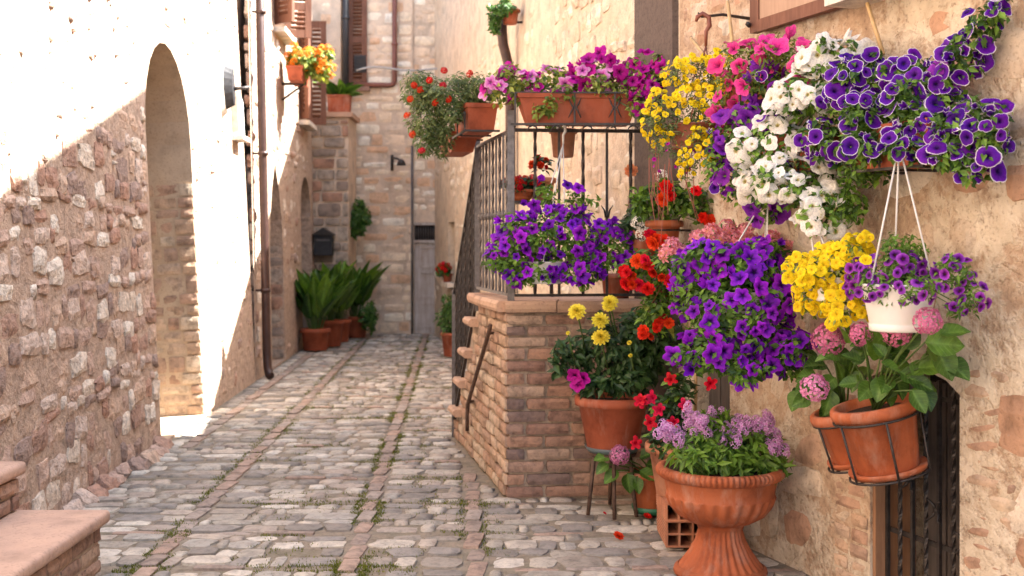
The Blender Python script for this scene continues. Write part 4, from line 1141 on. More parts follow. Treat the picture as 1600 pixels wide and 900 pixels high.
def orient(nrm, spin=None):
    nrm = V(nrm).normalized(); x = nrm.orthogonal().normalized(); y = nrm.cross(x)
    t = random.uniform(0, 6.28) if spin is None else spin
    x2 = x * math.cos(t) + y * math.sin(t); y2 = nrm.cross(x2)
    m = Matrix.Identity(4)
    for i in range(3): m[i][0] = x2[i]; m[i][1] = y2[i]; m[i][2] = nrm[i]
    return m

def clump(px, py, rx, ry, Y, rd):
    return (P(px, py, Y), V((rx / FPX * Y, rd, ry / FPX * Y)))

def lumpy(clumps, seed, k=4, f=0.42):
    """each clump plus smaller ones budding from its surface, so the outline is uneven"""
    rg = random.Random(seed); out = []
    for c, r in clumps:
        out.append((c, r * 0.88))
        for _ in range(k):
            d = sphere_dir(rg)
            if d.y > 0.4: d.y = -d.y
            g = f * rg.uniform(0.6, 1.1)
            out.append((c + V((d.x * r.x, d.y * r.y, d.z * r.z)) * rg.uniform(0.7, 1.0), V((max(r.x * g, 0.025), max(r.y * g, 0.025), max(r.z * g, 0.025)))))
    return out

def sphere_dir(rg):
    z = rg.uniform(-1, 1); t = rg.uniform(0, 6.28); r = math.sqrt(1 - z * z)
    return V((r * math.cos(t), r * math.sin(t), z))

def scatter_flowers(parent, clumps, n, meshes, size, name='flower', bias=(-0.25, -0.75, 0.2), out=0.9, sep=0.75, jit=0.62, seed=1, low=-0.8, depth=(0.82, 1.1), back=0.55, lump=True):
    rg = random.Random(seed); pts = []
    if lump: clumps = lumpy(clumps, seed)
    vol = [max(1e-6, (c[1].x * c[1].z + c[1].x * c[1].y)) for c in clumps]
    tries = 0
    while len(pts) < n and tries < n * 40:
        tries += 1
        c, r = rg.choices(clumps, vol)[0]
        d = sphere_dir(rg)
        if d.y > back or d.z < low: continue
        p = c + V((d.x * r.x, d.y * r.y, d.z * r.z)) * rg.uniform(*depth)
        if any(((p - c2).x / r2.x) ** 2 + ((p - c2).y / r2.y) ** 2 + ((p - c2).z / r2.z) ** 2 < 0.5 for c2, r2 in clumps): continue
        s = size * rg.uniform(0.56, 1.12)
        if any((p - q).length < (s + t) * sep for q, t in pts): continue
        pts.append((p, s))
        nn = d * out + V(bias) + sphere_dir(rg) * jit
        m = Matrix.Translation(p) @ orient(nn, rg.uniform(0, 6.28)) @ Matrix.Diagonal((s, s, s * rg.uniform(0.8, 1.2), 1))
        place(name, rg.choice(meshes), m, parent)
    return [p for p, s in pts]

def foliage(parent, clumps, n, mat, size, aspect=0.55, seed=1, stems_from=None, stem_mat=None, stem_n=26, name='foliage', inner=0.45, updir=0.5, droop=0.0, strag=0.03):
    rg = random.Random(seed); mb = MB()
    clumps = lumpy(clumps, seed + 1)
    vol = [max(1e-7, c[1].x * c[1].y * c[1].z) ** 0.75 for c in clumps]
    sm = MB()
    ends = []
    for k in range(n):
        c, r = rg.choices(clumps, vol)[0]
        d = sphere_dir(rg); q = rg.uniform(inner ** 3, 1) ** (1 / 3) * (1 + (rg.random() < strag) * rg.uniform(0, 0.25))
        # lumpy outline
        q *= 0.92 + 0.3 * noise.noise(c * 3 + d * 2.2)+ 0.12 * noise.noise(c * 3 + d * 6)
        p = c + V((d.x * r.x, d.y * r.y, d.z * r.z)) * q
        L = size * rg.uniform(0.55, 1.25); w = L * aspect * 0.5
        nn = (d * 0.7 + V((0, -0.25, updir)) + sphere_dir(rg) * 0.55).normalized()
        x = (sphere_dir(rg) + d * 0.6 + V((0, 0, -droop))); x = (x - nn * x.dot(nn)).normalized(); y = nn.cross(x)
        mb.add([p, p + x * L * 0.42 - y * w + nn * w * 0.25, p + x * L * 0.5 - nn * w * 0.1, p + x * L * 0.42 + y * w + nn * w * 0.25, p + x * L - nn * L * 0.12], [(0, 1, 2), (0, 2, 3), (1, 4, 2), (2, 4, 3)], rg.random() * 0.75 + 0.25 * (0.5 + 0.5 * d.z))
        if len(ends) < stem_n and rg.random() < 0.15: ends.append(p)
    o = mb.build(name, mat, parent, kind='stuff')
    if stems_from is not None:
        s0 = V(stems_from)
        for e in ends:
            mid = s0.lerp(e, 0.5) + V((rg.uniform(-0.02, 0.02), rg.uniform(-0.02, 0.02), 0.25 * (e - s0).length * (0.5 if e.z < s0.z else 0.15)))
            sm.tube([s0 + V((rg.uniform(-0.03, 0.03), rg.uniform(-0.03, 0.03), 0)), s0.lerp(mid, 0.6), mid, mid.lerp(e, 0.55), e], [0.004, 0.0035, 0.003, 0.0025, 0.0015], 4)
        if ends: sm.build('stems', stem_mat or M_['stem'], parent, kind='stuff')
    return o

def pot(parent, c, r_top, r_bot, h, mat, rim=0.05, rim_out=0.012, seg=40, M=None, ribs=0, name='pot', soil=True):
    """flower pot, c = centre of its foot"""
    t = 0.012 + 0.02 * r_top
    M3 = M or Matrix.Identity(3)
    prof = [(0.001, 0.0), (r_bot, 0.0), (r_bot + 0.004, 0.006), (r_bot + (r_top - r_bot) * (1 - rim / h) , h - rim), (r_top + rim_out, h - rim + 0.003), (r_top + rim_out + 0.003, h - rim * 0.5), (r_top + rim_out, h - 0.005), (r_top + rim_out - 0.006, h), (r_top - t, h), (r_top - t - 0.004, h - 0.03), (r_top - t - 0.012, h - 0.06)]
    mod = (lambda th, i, r, z: 1 - (0.014 * (math.cos(ribs * th) > 0.9) if i in (2, 3) else 0)) if ribs else None
    b = MB(); b.lathe(c, prof, seg if not ribs else ribs * 6, M3, mod=mod)
    o = b.build(name, mat, parent)
    if soil:
        s = MB(); n = 20
        s.add([V(c) + M3 @ V((0, 0, h - 0.03))] + [V(c) + M3 @ V(((r_top - t - 0.004) * math.cos(6.2832 * k / n), (r_top - t - 0.004) * math.sin(6.2832 * k / n), h - 0.035)) for k in range(n)], [(0, k + 1, (k + 1) % n + 1) for k in range(n)])
        s.build('soil', M_['soil'], parent)
    return o

def trough(parent, c, u, half, mat, depth=0.085, h=0.15, taper=0.8, name='trough'):
    """window box; c = centre of its foot, u = its long direction"""
    u = V(u).normalized(); n = V((0, 0, 1)).cross(u); up = V((0, 0, 1)); mb = MB()
    def ring(z, f, g): return [V(c) + u * (sx_ * half * f) + n * (sy_ * depth * g) + up * z for sx_, sy_ in ((-1, -1), (1, -1), (1, 1), (-1, 1))]
    r = [ring(0, taper + 0.06, taper), ring(h - 0.025, 0.985, 0.97), ring(h - 0.024, 1.01, 1.06), ring(h, 1.015, 1.08), ring(h, 0.97, 0.9), ring(h - 0.03, 0.96, 0.88)]
    vs = [p for q in r for p in q]; fs = [(3, 2, 1, 0)]
    for i in range(len(r) - 1):
        for k in range(4):
            k2 = (k + 1) % 4; fs.append((i * 4 + k, i * 4 + k2, i * 4 + 4 + k2, i * 4 + 4 + k))
    mb.add(vs, fs); o = mb.build(name, mat, parent)
    s = MB(); s.add(ring(h - 0.028, 0.96, 0.88), [(0, 1, 2, 3)]); s.build('soil', M_['soil'], parent)
    return o

def leaves(parent, meshes, items, name='leaf'):
    """items: (base point, direction, up hint, size)"""
    for p, d, upv, s in items:
        d = V(d).normalized(); y = V(upv).cross(d)
        y = y.normalized() if y.length > 1e-4 else d.orthogonal().normalized()
        z = d.cross(y)
        m = Matrix.Identity(4)
        for i in range(3): m[i][0] = d[i] * s; m[i][1] = y[i] * s; m[i][2] = z[i] * s; m[i][3] = p[i]
        place(name, random.choice(meshes), m, parent)

def cords(parent, top, c, r, n=3, t0=0.5, mat=None):
    for k in range(n):
        t = t0 + 2 * math.pi * k / n
        b = MB(); b.tube([top, (c[0] + r * math.cos(t), c[1] + r * math.sin(t), c[2])], 0.0035, 5); b.build('cord', mat or M_['cord'], parent)

def hook(parent, p, mat, s=1.0):
    b = MB(); p = V(p)
    b.tube([p, p + V((0, 0, 0.05 * s)), p + V((0.012 * s, 0, 0.07 * s)), p + V((0.01 * s, 0, 0.1 * s)), p + V((-0.012 * s, 0, 0.112 * s)), p + V((-0.03 * s, 0, 0.1 * s)), p + V((-0.034 * s, 0, 0.085 * s))], [0.005 * s, 0.007 * s, 0.009 * s, 0.009 * s, 0.009 * s, 0.008 * s, 0.005 * s], 8)
    b.build('hook', mat, parent)

def wall_arm(parent, top):
    """iron pin from the right house wall that carries a hanging basket"""
    top = V(top); d = (3.2 - top.x - 0.378 * top.y) / 1.069
    w = top + V((0.935, 0.354, 0)) * (d + 0.02)
    b = MB(); b.tube([w + V((0, 0, 0.02)), top.lerp(w, 0.4) + V((0, 0, 0.03)), top + V((0, 0, 0.012)), top - V((0.93, 0.35, 0)) * 0.02 + V((0, 0, 0.03))], [0.008, 0.007, 0.006, 0.004], 6); b.build('wall_pin', M_['iron'], parent)

def bowl(parent, c, r, h, mat, name='bowl'):
    b = MB()
    b.lathe(c, [(0.001, 0), (r * 0.77, 0), (r * 0.795, 0.006), (r * 0.805, h * 0.14), (r * 0.785, h * 0.15), (r * 0.79, h * 0.17), (r * 0.9, h * 0.6), (r * 0.97, h * 0.93), (r, h * 0.95), (r, h), (r * 0.95, h), (r * 0.93, h * 0.85)], 48)
    o = b.build(name, mat, parent)
    s = MB(); s.add([V(c) + V((0, 0, h * 0.88))] + [V(c) + V((r * 0.935 * math.cos(6.2832 * k / 24), r * 0.935 * math.sin(6.2832 * k / 24), h * 0.87)) for k in range(24)], [(0, k + 1, (k + 1) % 24 + 1) for k in range(24)])
    s.build('soil', M_['soil'], parent)
    return o

F_PURPLE = [funnel('flower', PURPLE, 0.3, 0.07, seed=i, star=0.55, vein=0.2) for i in range(7)]
F_PIC = [funnel('flower', PICOTEE, 0.1, 0.05, seed=i + 10, vein=0) for i in range(7)]
F_VIO = [funnel('flower', VIOLET, 0.16, 0.1, seed=i + 20) for i in range(5)]
F_WHITE = [funnel('flower', WHITE, 0.16, 0.08, seed=i + 30, tube=0.4, vein=0.04) for i in range(6)]
F_MAG = [funnel('flower', MAGENTA, 0.24, 0.08, seed=i + 40, star=0.3, vein=0.2) for i in range(6)]
F_LIL = [funnel('flower', LILAC, 0.3, 0.07, seed=i + 50, star=0.6, vein=0.2) for i in range(4)]
F_PINK = [funnel('flower', PINK, 0.2, 0.09, seed=i + 60, star=0.2, vein=0.2) for i in range(5)]
F_YEL = [funnel('flower', YELLOW, 0.2, 0.06, seed=i + 70, seg=15, tube=0.4, vein=0.1) for i in range(5)]
F_CALI = [funnel('flower', CALI, 0.1, 0.04, seed=i + 80, seg=15, vein=0.1) for i in range(5)]
F_CRIM = [funnel('flower', CRIMSON, 0.45, 0.1, seed=i + 90, star=0.2) for i in range(4)]
def half_open(mat, seed):
    m = funnel('flower', mat, 0.3, 0.12, seed=seed, star=0.4, vein=0.1 if mat is not PICOTEE else 0, tube=1.0, curl=0.35)
    for v in m.vertices:
        r = math.hypot(v.co.x, v.co.y); k = 0.62 if r > 0.5 else 0.8
        v.co.x *= k; v.co.y *= k * 0.85; v.co.z *= 1.5
    return m
for F_, m_ in ((F_PURPLE, PURPLE), (F_PIC, PICOTEE), (F_VIO, VIOLET), (F_WHITE, WHITE), (F_MAG, MAGENTA), (F_PINK, PINK)):
    F_ += [half_open(m_, 200 + len(F_)), half_open(m_, 300 + len(F_))]
H_RED = [floret_head('flower_head', RED, 22, 5, 0.2, 0.45, i, 0.5) for i in range(2)]
H_ORANGE = [floret_head('flower_head', ORANGE, 14, 5, 0.35, 0.42, i + 5) for i in range(2)]
H_WHITE = [floret_head('flower_head', WHITE, 14, 5, 0.4, 0.4, i + 9) for i in range(2)]
H_HYD = [floret_head('flower_head', HYDR, 34, 4, 0.5, 0.34, i + 12) for i in range(2)]
H_HYL = [floret_head('flower_head', HYDL, 34, 4, 0.5, 0.34, i + 15) for i in range(2)]
H_LAV = [floret_head('flower_head', LAV, 16, 5, 0.7, 0.5, i + 20, 1.5) for i in range(3)]
H_ALST = [floret_head('flower_head', ALST, 9, 6, 0.1, 0.75, i + 25, 0.6) for i in range(3)]
D_LEMON = [double_flower('flower', LEMON, 6, 14, i, 0.2, 0.3) for i in range(2)]
D_RED = [double_flower('flower', RED, 4, 8, i + 4, 0.4, 0.9) for i in range(3)]
D_SCAR = [double_flower('flower', SCARLET, 4, 8, i + 8, 0.42, 0.9) for i in range(3)]
D_PEACH = [double_flower('flower', PEACH, 4, 8, i + 12, 0.42, 0.7) for i in range(1)]
L_ASP = leaf_set('leaf', M_['leaf_aspi'], 7, veins=False, width=0.36, n=7, arch=0.24, fold=0.5, tipw=0.95)
L_HYD = leaf_set('leaf', M_['leaf_hyd'], 7, width=0.74, n=9, arch=0.26, fold=0.3, wave=0.016)
L_DAH = leaf_set('leaf', M_['leaf_dark'], 4, width=0.5, n=5, arch=0.25, fold=0.3, wave=0.02)
L_BEG = leaf_set('leaf', M_['leaf'], 4, width=0.6, n=5, arch=0.3, fold=0.3, wave=0.03)
L_PALE = leaf_set('leaf', M_['leaf_pale'], 3, width=0.55, n=5, arch=0.3, fold=0.3, wave=0.03)

def leaf_ball(parent, meshes, clumps, n, size, seed=3, up=0.35, low=-0.7, back=0.7):
    rg = random.Random(seed); it = []
    for k in range(n):
        c, r = rg.choice(clumps); d = sphere_dir(rg)
        while d.z < low or d.y > back: d = sphere_dir(rg)
        q = rg.uniform(0.55, 1.0)
        p = c + V((d.x * r.x, d.y * r.y, d.z * r.z)) * q
        dr = V((d.x, d.y, d.z * 0.4 - 0.1)) + sphere_dir(rg) * 0.45
        it.append((p - dr.normalized() * size * 0.5, dr, V((0, -0.35, 1)) + sphere_dir(rg) * 0.3 + d * up, size * rg.uniform(0.65, 1.2)))
    leaves(parent, meshes, it)

# ------------------------------------------------------------------ hanging basket of purple petunias on the railing
t = thing('hanging_basket', P(862, 440, 6.2), 'hanging basket of purple petunias in front of the iron railing', 'hanging basket', 'hanging baskets of purple petunias')
c = P(852, 443, 6.24); bowl(t, c, 0.12, 0.12, M_['white_plastic'])
CL = [clump(872, 368, 92, 52, 6.2, 0.2), clump(800, 395, 46, 46, 6.2, 0.16), clump(953, 385, 46, 42, 6.22, 0.15), clump(910, 425, 34, 24, 6.15, 0.12), clump(835, 425, 45, 18, 6.15, 0.12)]
foliage(t, CL + [clump(850, 305, 18, 22, 6.2, 0.05), clump(905, 315, 28, 20, 6.2, 0.05)], 4200, M_['leaf'], 0.036, seed=11, stems_from=c + V((0, 0, 0.14)))
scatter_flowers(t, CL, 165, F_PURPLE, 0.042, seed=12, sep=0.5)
for px, py in ((845, 280), (888, 288), (905, 292), (818, 318), (835, 320), (960, 345)):
    place('flower', random.choice(F_PURPLE), Matrix.Translation(P(px, py, 6.12)) @ orient(sphere_dir(random) * 0.5 + V((0, -1, 0.3))) @ Matrix.Scale(0.038, 4), t)
top = P(880, 225, 6.42); hook(t, top, M_['white_plastic'], 1.0); cords(t, top, c + V((0, 0, 0.12)), 0.12, 3, 0.4)

# ------------------------------------------------------------------ planter of magenta petunias on the railing
t = thing('railing_planter', P(900, 200, 6.42), 'long terracotta planter of magenta and lilac petunias on the front railing', 'planter')
c = P(902, 200, 6.4); c.z = 2.105
trough(t, c, (1, 0.08, 0), 0.335, M_['plastic_terra'], 0.09, 0.165, 0.78)
b = MB()
for sx_ in (-0.345, -0.02, 0.2, 0.345):
    b.tube([c + V((sx_, -0.1, 0.165)), c + V((sx_, -0.1, 0.0)), c + V((sx_, 0.11, 0.0))], 0.007, 4)
b.tube([c + V((-0.37, -0.1, -0.004)), c + V((0.37, -0.1, -0.004))], 0.009, 4); b.tube([c + V((-0.37, -0.105, 0.168)), c + V((0.37, -0.105, 0.168))], 0.006, 4)
for sx_ in (-0.02, 0.2):
    for s in (-1, 1):
        b.tube([c + V((sx_ + s * 0.035, -0.112, 0.14)), c + V((sx_ + s * 0.02, -0.112, 0.105)), c + V((sx_ + s * 0.008, -0.112, 0.085)), c + V((sx_ + s * 0.02, -0.112, 0.06)), c + V((sx_ + s * 0.035, -0.112, 0.03))], [0.002, 0.005, 0.006, 0.005, 0.002], 5)
for sx_ in (-0.25, -0.12, 0.05, 0.18, 0.3):
    for s in (-1, 1):
        b.tube([c + V((sx_, -0.1, -0.01)), c + V((sx_ + s * 0.02, -0.1, -0.02)), c + V((sx_ + s * 0.035, -0.1, -0.045))], [0.006, 0.005, 0.002], 5)
b.build('planter_bracket', M_['iron'], t)
CL = [clump(790, 135, 45, 32, 6.4, 0.12), clump(860, 138, 55, 28, 6.4, 0.13), clump(930, 122, 55, 34, 6.4, 0.13), clump(1000, 128, 50, 38, 6.38, 0.13), clump(1040, 115, 30, 34, 6.3, 0.1), clump(1005, 168, 22, 30, 6.28, 0.06)]
foliage(t, CL + [clump(850, 165, 30, 16, 6.28, 0.04)], 2200, M_['leaf_pale'], 0.042, seed=21, stems_from=c + V((0, 0, 0.16)))
scatter_flowers(t, CL[2:], 72, F_MAG, 0.046, seed=22, sep=0.52, low=-0.4, out=0.7)
scatter_flowers(t, CL[:2], 14, F_MAG, 0.046, seed=25, sep=0.7, low=-0.4)
scatter_flowers(t, CL[:3], 26, F_LIL, 0.048, seed=23, sep=0.6, low=-0.6)

# ------------------------------------------------------------------ verbena planters on the side railing
t = thing('railing_planter', P(740, 205, 7.0), 'terracotta planter of trailing red verbena on the side railing', 'planter')
c = V((sx(6.95) - 0.1, 6.95, 2.1)); trough(t, c, (-0.19, 1, 0), 0.3, M_['plastic_terra'], 0.09, 0.16, 0.8)
b = MB(); n_ = V((-1, -0.19, 0)).normalized(); d_ = V((-0.19, 1, 0)).normalized()
for s in (-0.3, 0.0, 0.3):
    b.tube([c + d_ * s - n_ * 0.1 + V((0, 0, 0.0)), c + d_ * s + n_ * 0.105, c + d_ * s + n_ * 0.105 + V((0, 0, 0.1))], 0.008, 4)
for z in (-0.003, 0.1): b.tube([c - d_ * 0.32 + n_ * 0.108 + V((0, 0, z)), c + d_ * 0.32 + n_ * 0.108 + V((0, 0, z))], 0.008, 4)
b.build('planter_bracket', M_['iron'], t)
CL = [clump(700, 152, 64, 38, 6.82, 0.26), clump(664, 185, 34, 46, 6.76, 0.17), clump(745, 138, 36, 28, 6.8, 0.2), clump(685, 205, 28, 32, 6.85, 0.15), clump(655, 150, 26, 22, 6.78, 0.14)]
foliage(t, CL, 6500, M_['leaf_grey'], 0.037, 0.3, seed=31, droop=0.5, stems_from=c + V((0, 0, 0.16)))
for i, (px, py) in enumerate(((643, 133), (667, 125), (688, 133), (653, 140), (697, 155), (676, 160), (637, 155), (632, 180), (655, 235), (730, 115), (690, 110), (640, 210))):
    place('flower_head', H_RED[i % 2], Matrix.Translation(P(px + 4, py, 6.62)) @ orient(V((-0.3, -0.9, 0.5)) + sphere_dir(random) * 0.3) @ Matrix.Scale(0.02, 4), t)
t = thing('railing_planter', V((sx(7.35) - 0.12, 7.35, 2.0)), 'smaller terracotta trough hanging just below the red verbena planter', 'planter')
c = V((sx(7.4) - 0.14, 7.4, 2.02)); trough(t, c, (-0.19, 1, 0), 0.28, M_['plastic_terra'], 0.09, 0.12, 0.75)
foliage(t, [(c + V((0, 0, 0.12)), V((0.09, 0.25, 0.06)))], 300, M_['leaf_grey'], 0.04, 0.35, seed=33)

# ------------------------------------------------------------------ pots seen through the railing
t = thing('wall_pot', P(880, 245, 6.66), 'small ribbed terracotta pot hung inside the front railing', 'flower pot')
pot(t, P(880, 246, 6.68), 0.075, 0.055, 0.165, M_['terra_pale'], 0.03, 0.006, ribs=16)
b = MB(); pp = P(880, 246, 6.68)
b.tube([pp + V((0.0, -0.085, 0.15)), pp + V((0, -0.1, 0.17)), pp + V((0, -0.115, 0.15))], 0.004, 5); b.build('hanger', M_['iron'], t)
foliage(t, [(pp + V((-0.05, -0.02, 0.18)), V((0.07, 0.05, 0.03)))], 120, M_['leaf'], 0.035, seed=34)

ps = thing('plant_stand', V((0.1, 7.28, 1.12)), 'thin iron plant stand on the landing behind the railing', 'plant stand')
for dx in (-0.11, 0.15):
    for dy in (-0.1, 0.1):
        b = MB(); b.tube([(0.1 + dx, 7.28 + dy, 1.116), (0.1 + dx, 7.28 + dy, 1.7)], 0.009, 5); b.build('leg', M_['iron'], ps)
b = MB(); b.box((-0.03, 7.16, 1.70), (0.27, 7.4, 1.714)); b.build('shelf', M_['iron'], ps)
t = thing('flower_pot', V((0.06, 7.2, 1.716)), 'low terracotta bowl of red geraniums behind the railing', 'flower pot')
pot(t, V((0.06, 7.22, 1.716)), 0.085, 0.05, 0.07, M_['terra_orange'], 0.02, 0.006)
CL = [(V((0.06, 7.22, 1.82)), V((0.11, 0.09, 0.045)))]
foliage(t, CL, 420, M_['leaf_dark'], 0.035, 0.8, seed=35)
scatter_flowers(t, CL, 26, H_RED, 0.02, 'flower_head', seed=36, sep=0.8, low=-0.2)
t = thing('flower_pot', V((0.2, 7.33, 1.716)), 'pale ribbed terracotta pot with red begonia behind the railing', 'flower pot')
pot(t, V((0.19, 7.34, 1.716)), 0.085, 0.06, 0.15, M_['terra_pale'], 0.035, 0.008, ribs=18)
CL = [(V((0.18, 7.33, 1.94)), V((0.08, 0.08, 0.07)))]
leaf_ball(t, L_DAH, CL, 26, 0.07, seed=37); scatter_flowers(t, CL, 7, D_RED, 0.028, seed=38, low=-0.3, sep=1.0)

t = thing('rose_bush', V((0.66, 6.75, 1.12)), 'single peach rose on a thin stem before the dark strip', 'rose')
pot(t, V((0.62, 6.85, 1.118)), 0.09, 0.07, 0.15, M_['terra'], 0.03)
rs = P(986, 266, 6.7)
b = MB(); b.tube([V((0.62, 6.85, 1.25)), V((0.66, 6.8, 1.5)), rs.lerp(V((0.66, 6.8, 1.5)), 0.4) + V((0.01, 0, 0)), rs], [0.005, 0.004, 0.003, 0.003], 5); b.build('stem', M_['stem_red'], t)
place('flower', D_PEACH[0], Matrix.Translation(rs) @ orient(V((-0.2, -1, 0.3))) @ Matrix.Scale(0.042, 4), t)
leaf_ball(t, L_PALE, [(P(985, 325, 6.75), V((0.05, 0.05, 0.1)))], 14, 0.055, seed=39)

# ------------------------------------------------------------------ begonias, white geranium, pink lilies by the landing corner
def ring_bracket(parent, c, r, n):
    """iron ring carried from the wall; n points from the pot to the wall"""
    b = MB(); n = V(n).normalized()
    b.tube([V(c) + V((r * math.cos(6.2832 * k / 24), r * math.sin(6.2832 * k / 24), 0)) for k in range(25)], 0.005, 5)
    b.tube([V(c) + n * r, V(c) + n * (r + 0.25)], 0.006, 5)
    b.build('ring_bracket', M_['iron'], parent)
WN = V((0.935, 0.354, 0))
t = thing('flower_pot', P(1040, 385, 5.95), 'terracotta pot of orange red begonia on the wall beside the landing', 'flower pot')
c = P(1038, 390, 5.95); pot(t, c, 0.085, 0.062, 0.15, M_['terra_orange'], 0.035); ring_bracket(t, c + V((0, 0, 0.1)), 0.08, WN)
CL = [clump(1040, 308, 42, 34, 5.92, 0.11), clump(1085, 318, 40, 30, 5.85, 0.1), clump(1005, 320, 18, 26, 5.9, 0.06)]
leaf_ball(t, L_BEG, CL, 60, 0.085, seed=41); foliage(t, CL, 700, M_['leaf'], 0.045, 0.6, seed=42, stems_from=c + V((0, 0, 0.15)))
for px, py in ((1040, 292), (1048, 306), (1035, 312), (1088, 298), (1110, 345), (1148, 340), (1098, 340)):
    place('flower', random.choice(D_SCAR), Matrix.Translation(P(px, py, 5.78)) @ orient(V((-0.2, -1, 0.1)) + sphere_dir(random) * 0.4) @ Matrix.Scale(random.uniform(0.03, 0.045), 4), t)
t = thing('flower_pot', P(1000, 395, 6.2), 'dark pot of white geranium between the begonia and the purple basket', 'flower pot')
c = P(1006, 402, 6.22); pot(t, c, 0.075, 0.055, 0.15, M_['terra'], 0.03); ring_bracket(t, c + V((0, 0, 0.1)), 0.075, WN)
CL = [clump(996, 345, 22, 32, 6.2, 0.09)]
foliage(t, CL, 700, M_['leaf_dark'], 0.035, 0.5, seed=43, stems_from=c + V((0, 0, 0.15)))
for px, py in ((995, 347), (1003, 366), (1008, 358), (1034, 275)):
    place('flower_head', H_WHITE[0], Matrix.Translation(P(px, py, 6.08)) @ orient(V((-0.2, -1, 0.4))) @ Matrix.Scale(0.033, 4), t)
t = thing('flower_pot', P(1050, 470, 5.6), 'pot of trailing scarlet begonia below the pink lilies', 'flower pot')
c = P(1052, 465, 5.65); pot(t, c, 0.09, 0.065, 0.16, M_['terra'], 0.035); ring_bracket(t, c + V((0, 0, 0.1)), 0.085, WN)
CL = [clump(1010, 415, 38, 32, 5.6, 0.12), clump(1025, 490, 30, 40, 5.55, 0.12), clump(1050, 430, 30, 30, 5.55, 0.1)]
leaf_ball(t, L_PALE, CL, 34, 0.08, seed=44); leaf_ball(t, L_BEG, CL, 30, 0.085, seed=45); foliage(t, CL, 700, M_['leaf'], 0.04, 0.6, seed=46, stems_from=c + V((0, 0, 0.16)), stem_mat=M_['stem_red'])
rg = random.Random(5)
for k in range(34):
    px, py = rg.choice(((975, 428), (990, 445), (1010, 452), (1030, 432), (985, 438), (1000, 400), (1015, 418), (1042, 440), (1008, 515), (1020, 525), (1032, 520), (1040, 500), (1022, 500), (1035, 380), (1018, 375), (1060, 470)))
    place('flower', rg.choice(D_RED), Matrix.Translation(P(px + rg.uniform(-9, 9), py + rg.uniform(-9, 9), 5.42 + rg.uniform(-0.03, 0.05))) @ orient(V((-0.3, -1, -0.2)) + sphere_dir(rg) * 0.6) @ Matrix.Scale(rg.uniform(0.022, 0.04), 4), t)
t = thing('flower_pot', P(1110, 430, 5.35), 'pot of pale pink lilies above the large purple petunia basket', 'flower pot')
c = P(1108, 450, 5.4); pot(t, c, 0.1, 0.075, 0.17, M_['terra'], 0.035); ring_bracket(t, c + V((0, 0, 0.1)), 0.09, WN)
CL = [clump(1130, 382, 46, 26, 5.3, 0.11), clump(1055, 400, 30, 24, 5.3, 0.08), clump(1200, 395, 40, 24, 5.15, 0.08)]
foliage(t, CL, 900, M_['leaf'], 0.06, 0.3, seed=47, stems_from=c + V((0, 0, 0.17)))
rg = random.Random(6)
for px, py in ((1092, 372), (1112, 362), (1135, 355), (1150, 370), (1120, 380), (1165, 360), (1100, 388), (1142, 388), (1050, 385), (1042, 396), (1060, 392), (1175, 378), (1128, 370), (1205, 372), (1222, 392), (1240, 380)):
    place('flower_head', rg.choice(H_ALST), Matrix.Translation(P(px, py, 5.18)) @ orient(V((-0.1, -0.8, 0.7)) + sphere_dir(rg) * 0.3) @ Matrix.Scale(0.036, 4), t)

# ------------------------------------------------------------------ large purple petunia basket on the wall
t = thing('hanging_basket', P(1160, 520, 4.85), 'large round hanging basket of purple petunias nearest the terracotta urn', 'hanging basket', 'hanging baskets of purple petunias')
c = P(1165, 510, 4.85); bowl(t, c, 0.16, 0.15, M_['white_plastic'])
CL = [clump(1150, 480, 100, 88, 4.82, 0.27), clump(1150, 412, 78, 36, 4.82, 0.2), clump(1222, 545, 48, 40, 4.8, 0.15), clump(1105, 548, 50, 36, 4.75, 0.15), clump(1165, 575, 40, 22, 4.75, 0.12), clump(1075, 440, 30, 55, 4.85, 0.12)]
foliage(t, CL, 7000, M_['leaf'], 0.036, seed=51, stems_from=c + V((0, 0, 0.15)))
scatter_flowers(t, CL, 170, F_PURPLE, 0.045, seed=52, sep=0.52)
top = P(1200, 300, 4.95); hook(t, top, M_['white_plastic']); cords(t, top, c + V((0, 0, 0.15)), 0.15, 3, 0.9); wall_arm(t, top + V((0, 0, 0.08)))

# ------------------------------------------------------------------ yellow bidens basket on a brown hook
t = thing('hanging_basket', P(1080, 230, 5.35), 'hanging basket of small yellow flowers on a brown hook', 'hanging basket')
c = P(1085, 235, 5.38); bowl(t, c, 0.13, 0.12, M_['brown_plastic'])
CL = [clump(1065, 185, 54, 44, 5.35, 0.15), clump(1092, 240, 42, 38, 5.28, 0.12), clump(1035, 165, 28, 28, 5.35, 0.1), clump(1080, 115, 48, 32, 5.38, 0.12), clump(1035, 222, 28, 34, 5.35, 0.1), clump(1110, 150, 30, 40, 5.3, 0.1), clump(1018, 190, 18, 30, 5.35, 0.08), clump(1115, 100, 26, 24, 5.35, 0.08)]
foliage(t, CL, 3600, M_['leaf_grey'], 0.026, 0.25, seed=61, stems_from=c + V((0, 0, 0.12)))
scatter_flowers(t, CL[:4] + CL[5:], 270, F_YEL, 0.02, seed=62, sep=0.7, depth=(0.85, 1.12))
scatter_flowers(t, [clump(1050, 250, 40, 40, 5.3, 0.1)], 10, F_MAG, 0.013, seed=63, sep=1.2)
top = P(1103, 72, 5.38); hook(t, top, M_['brown_plastic'], 1.35); wall_arm(t, top + V((-0.02, 0, 0.125))); cords(t, top, c + V((0, 0, 0.12)), 0.12, 3, 0.2, M_['brown_plastic'])
b = MB(); rg = random.Random(8)
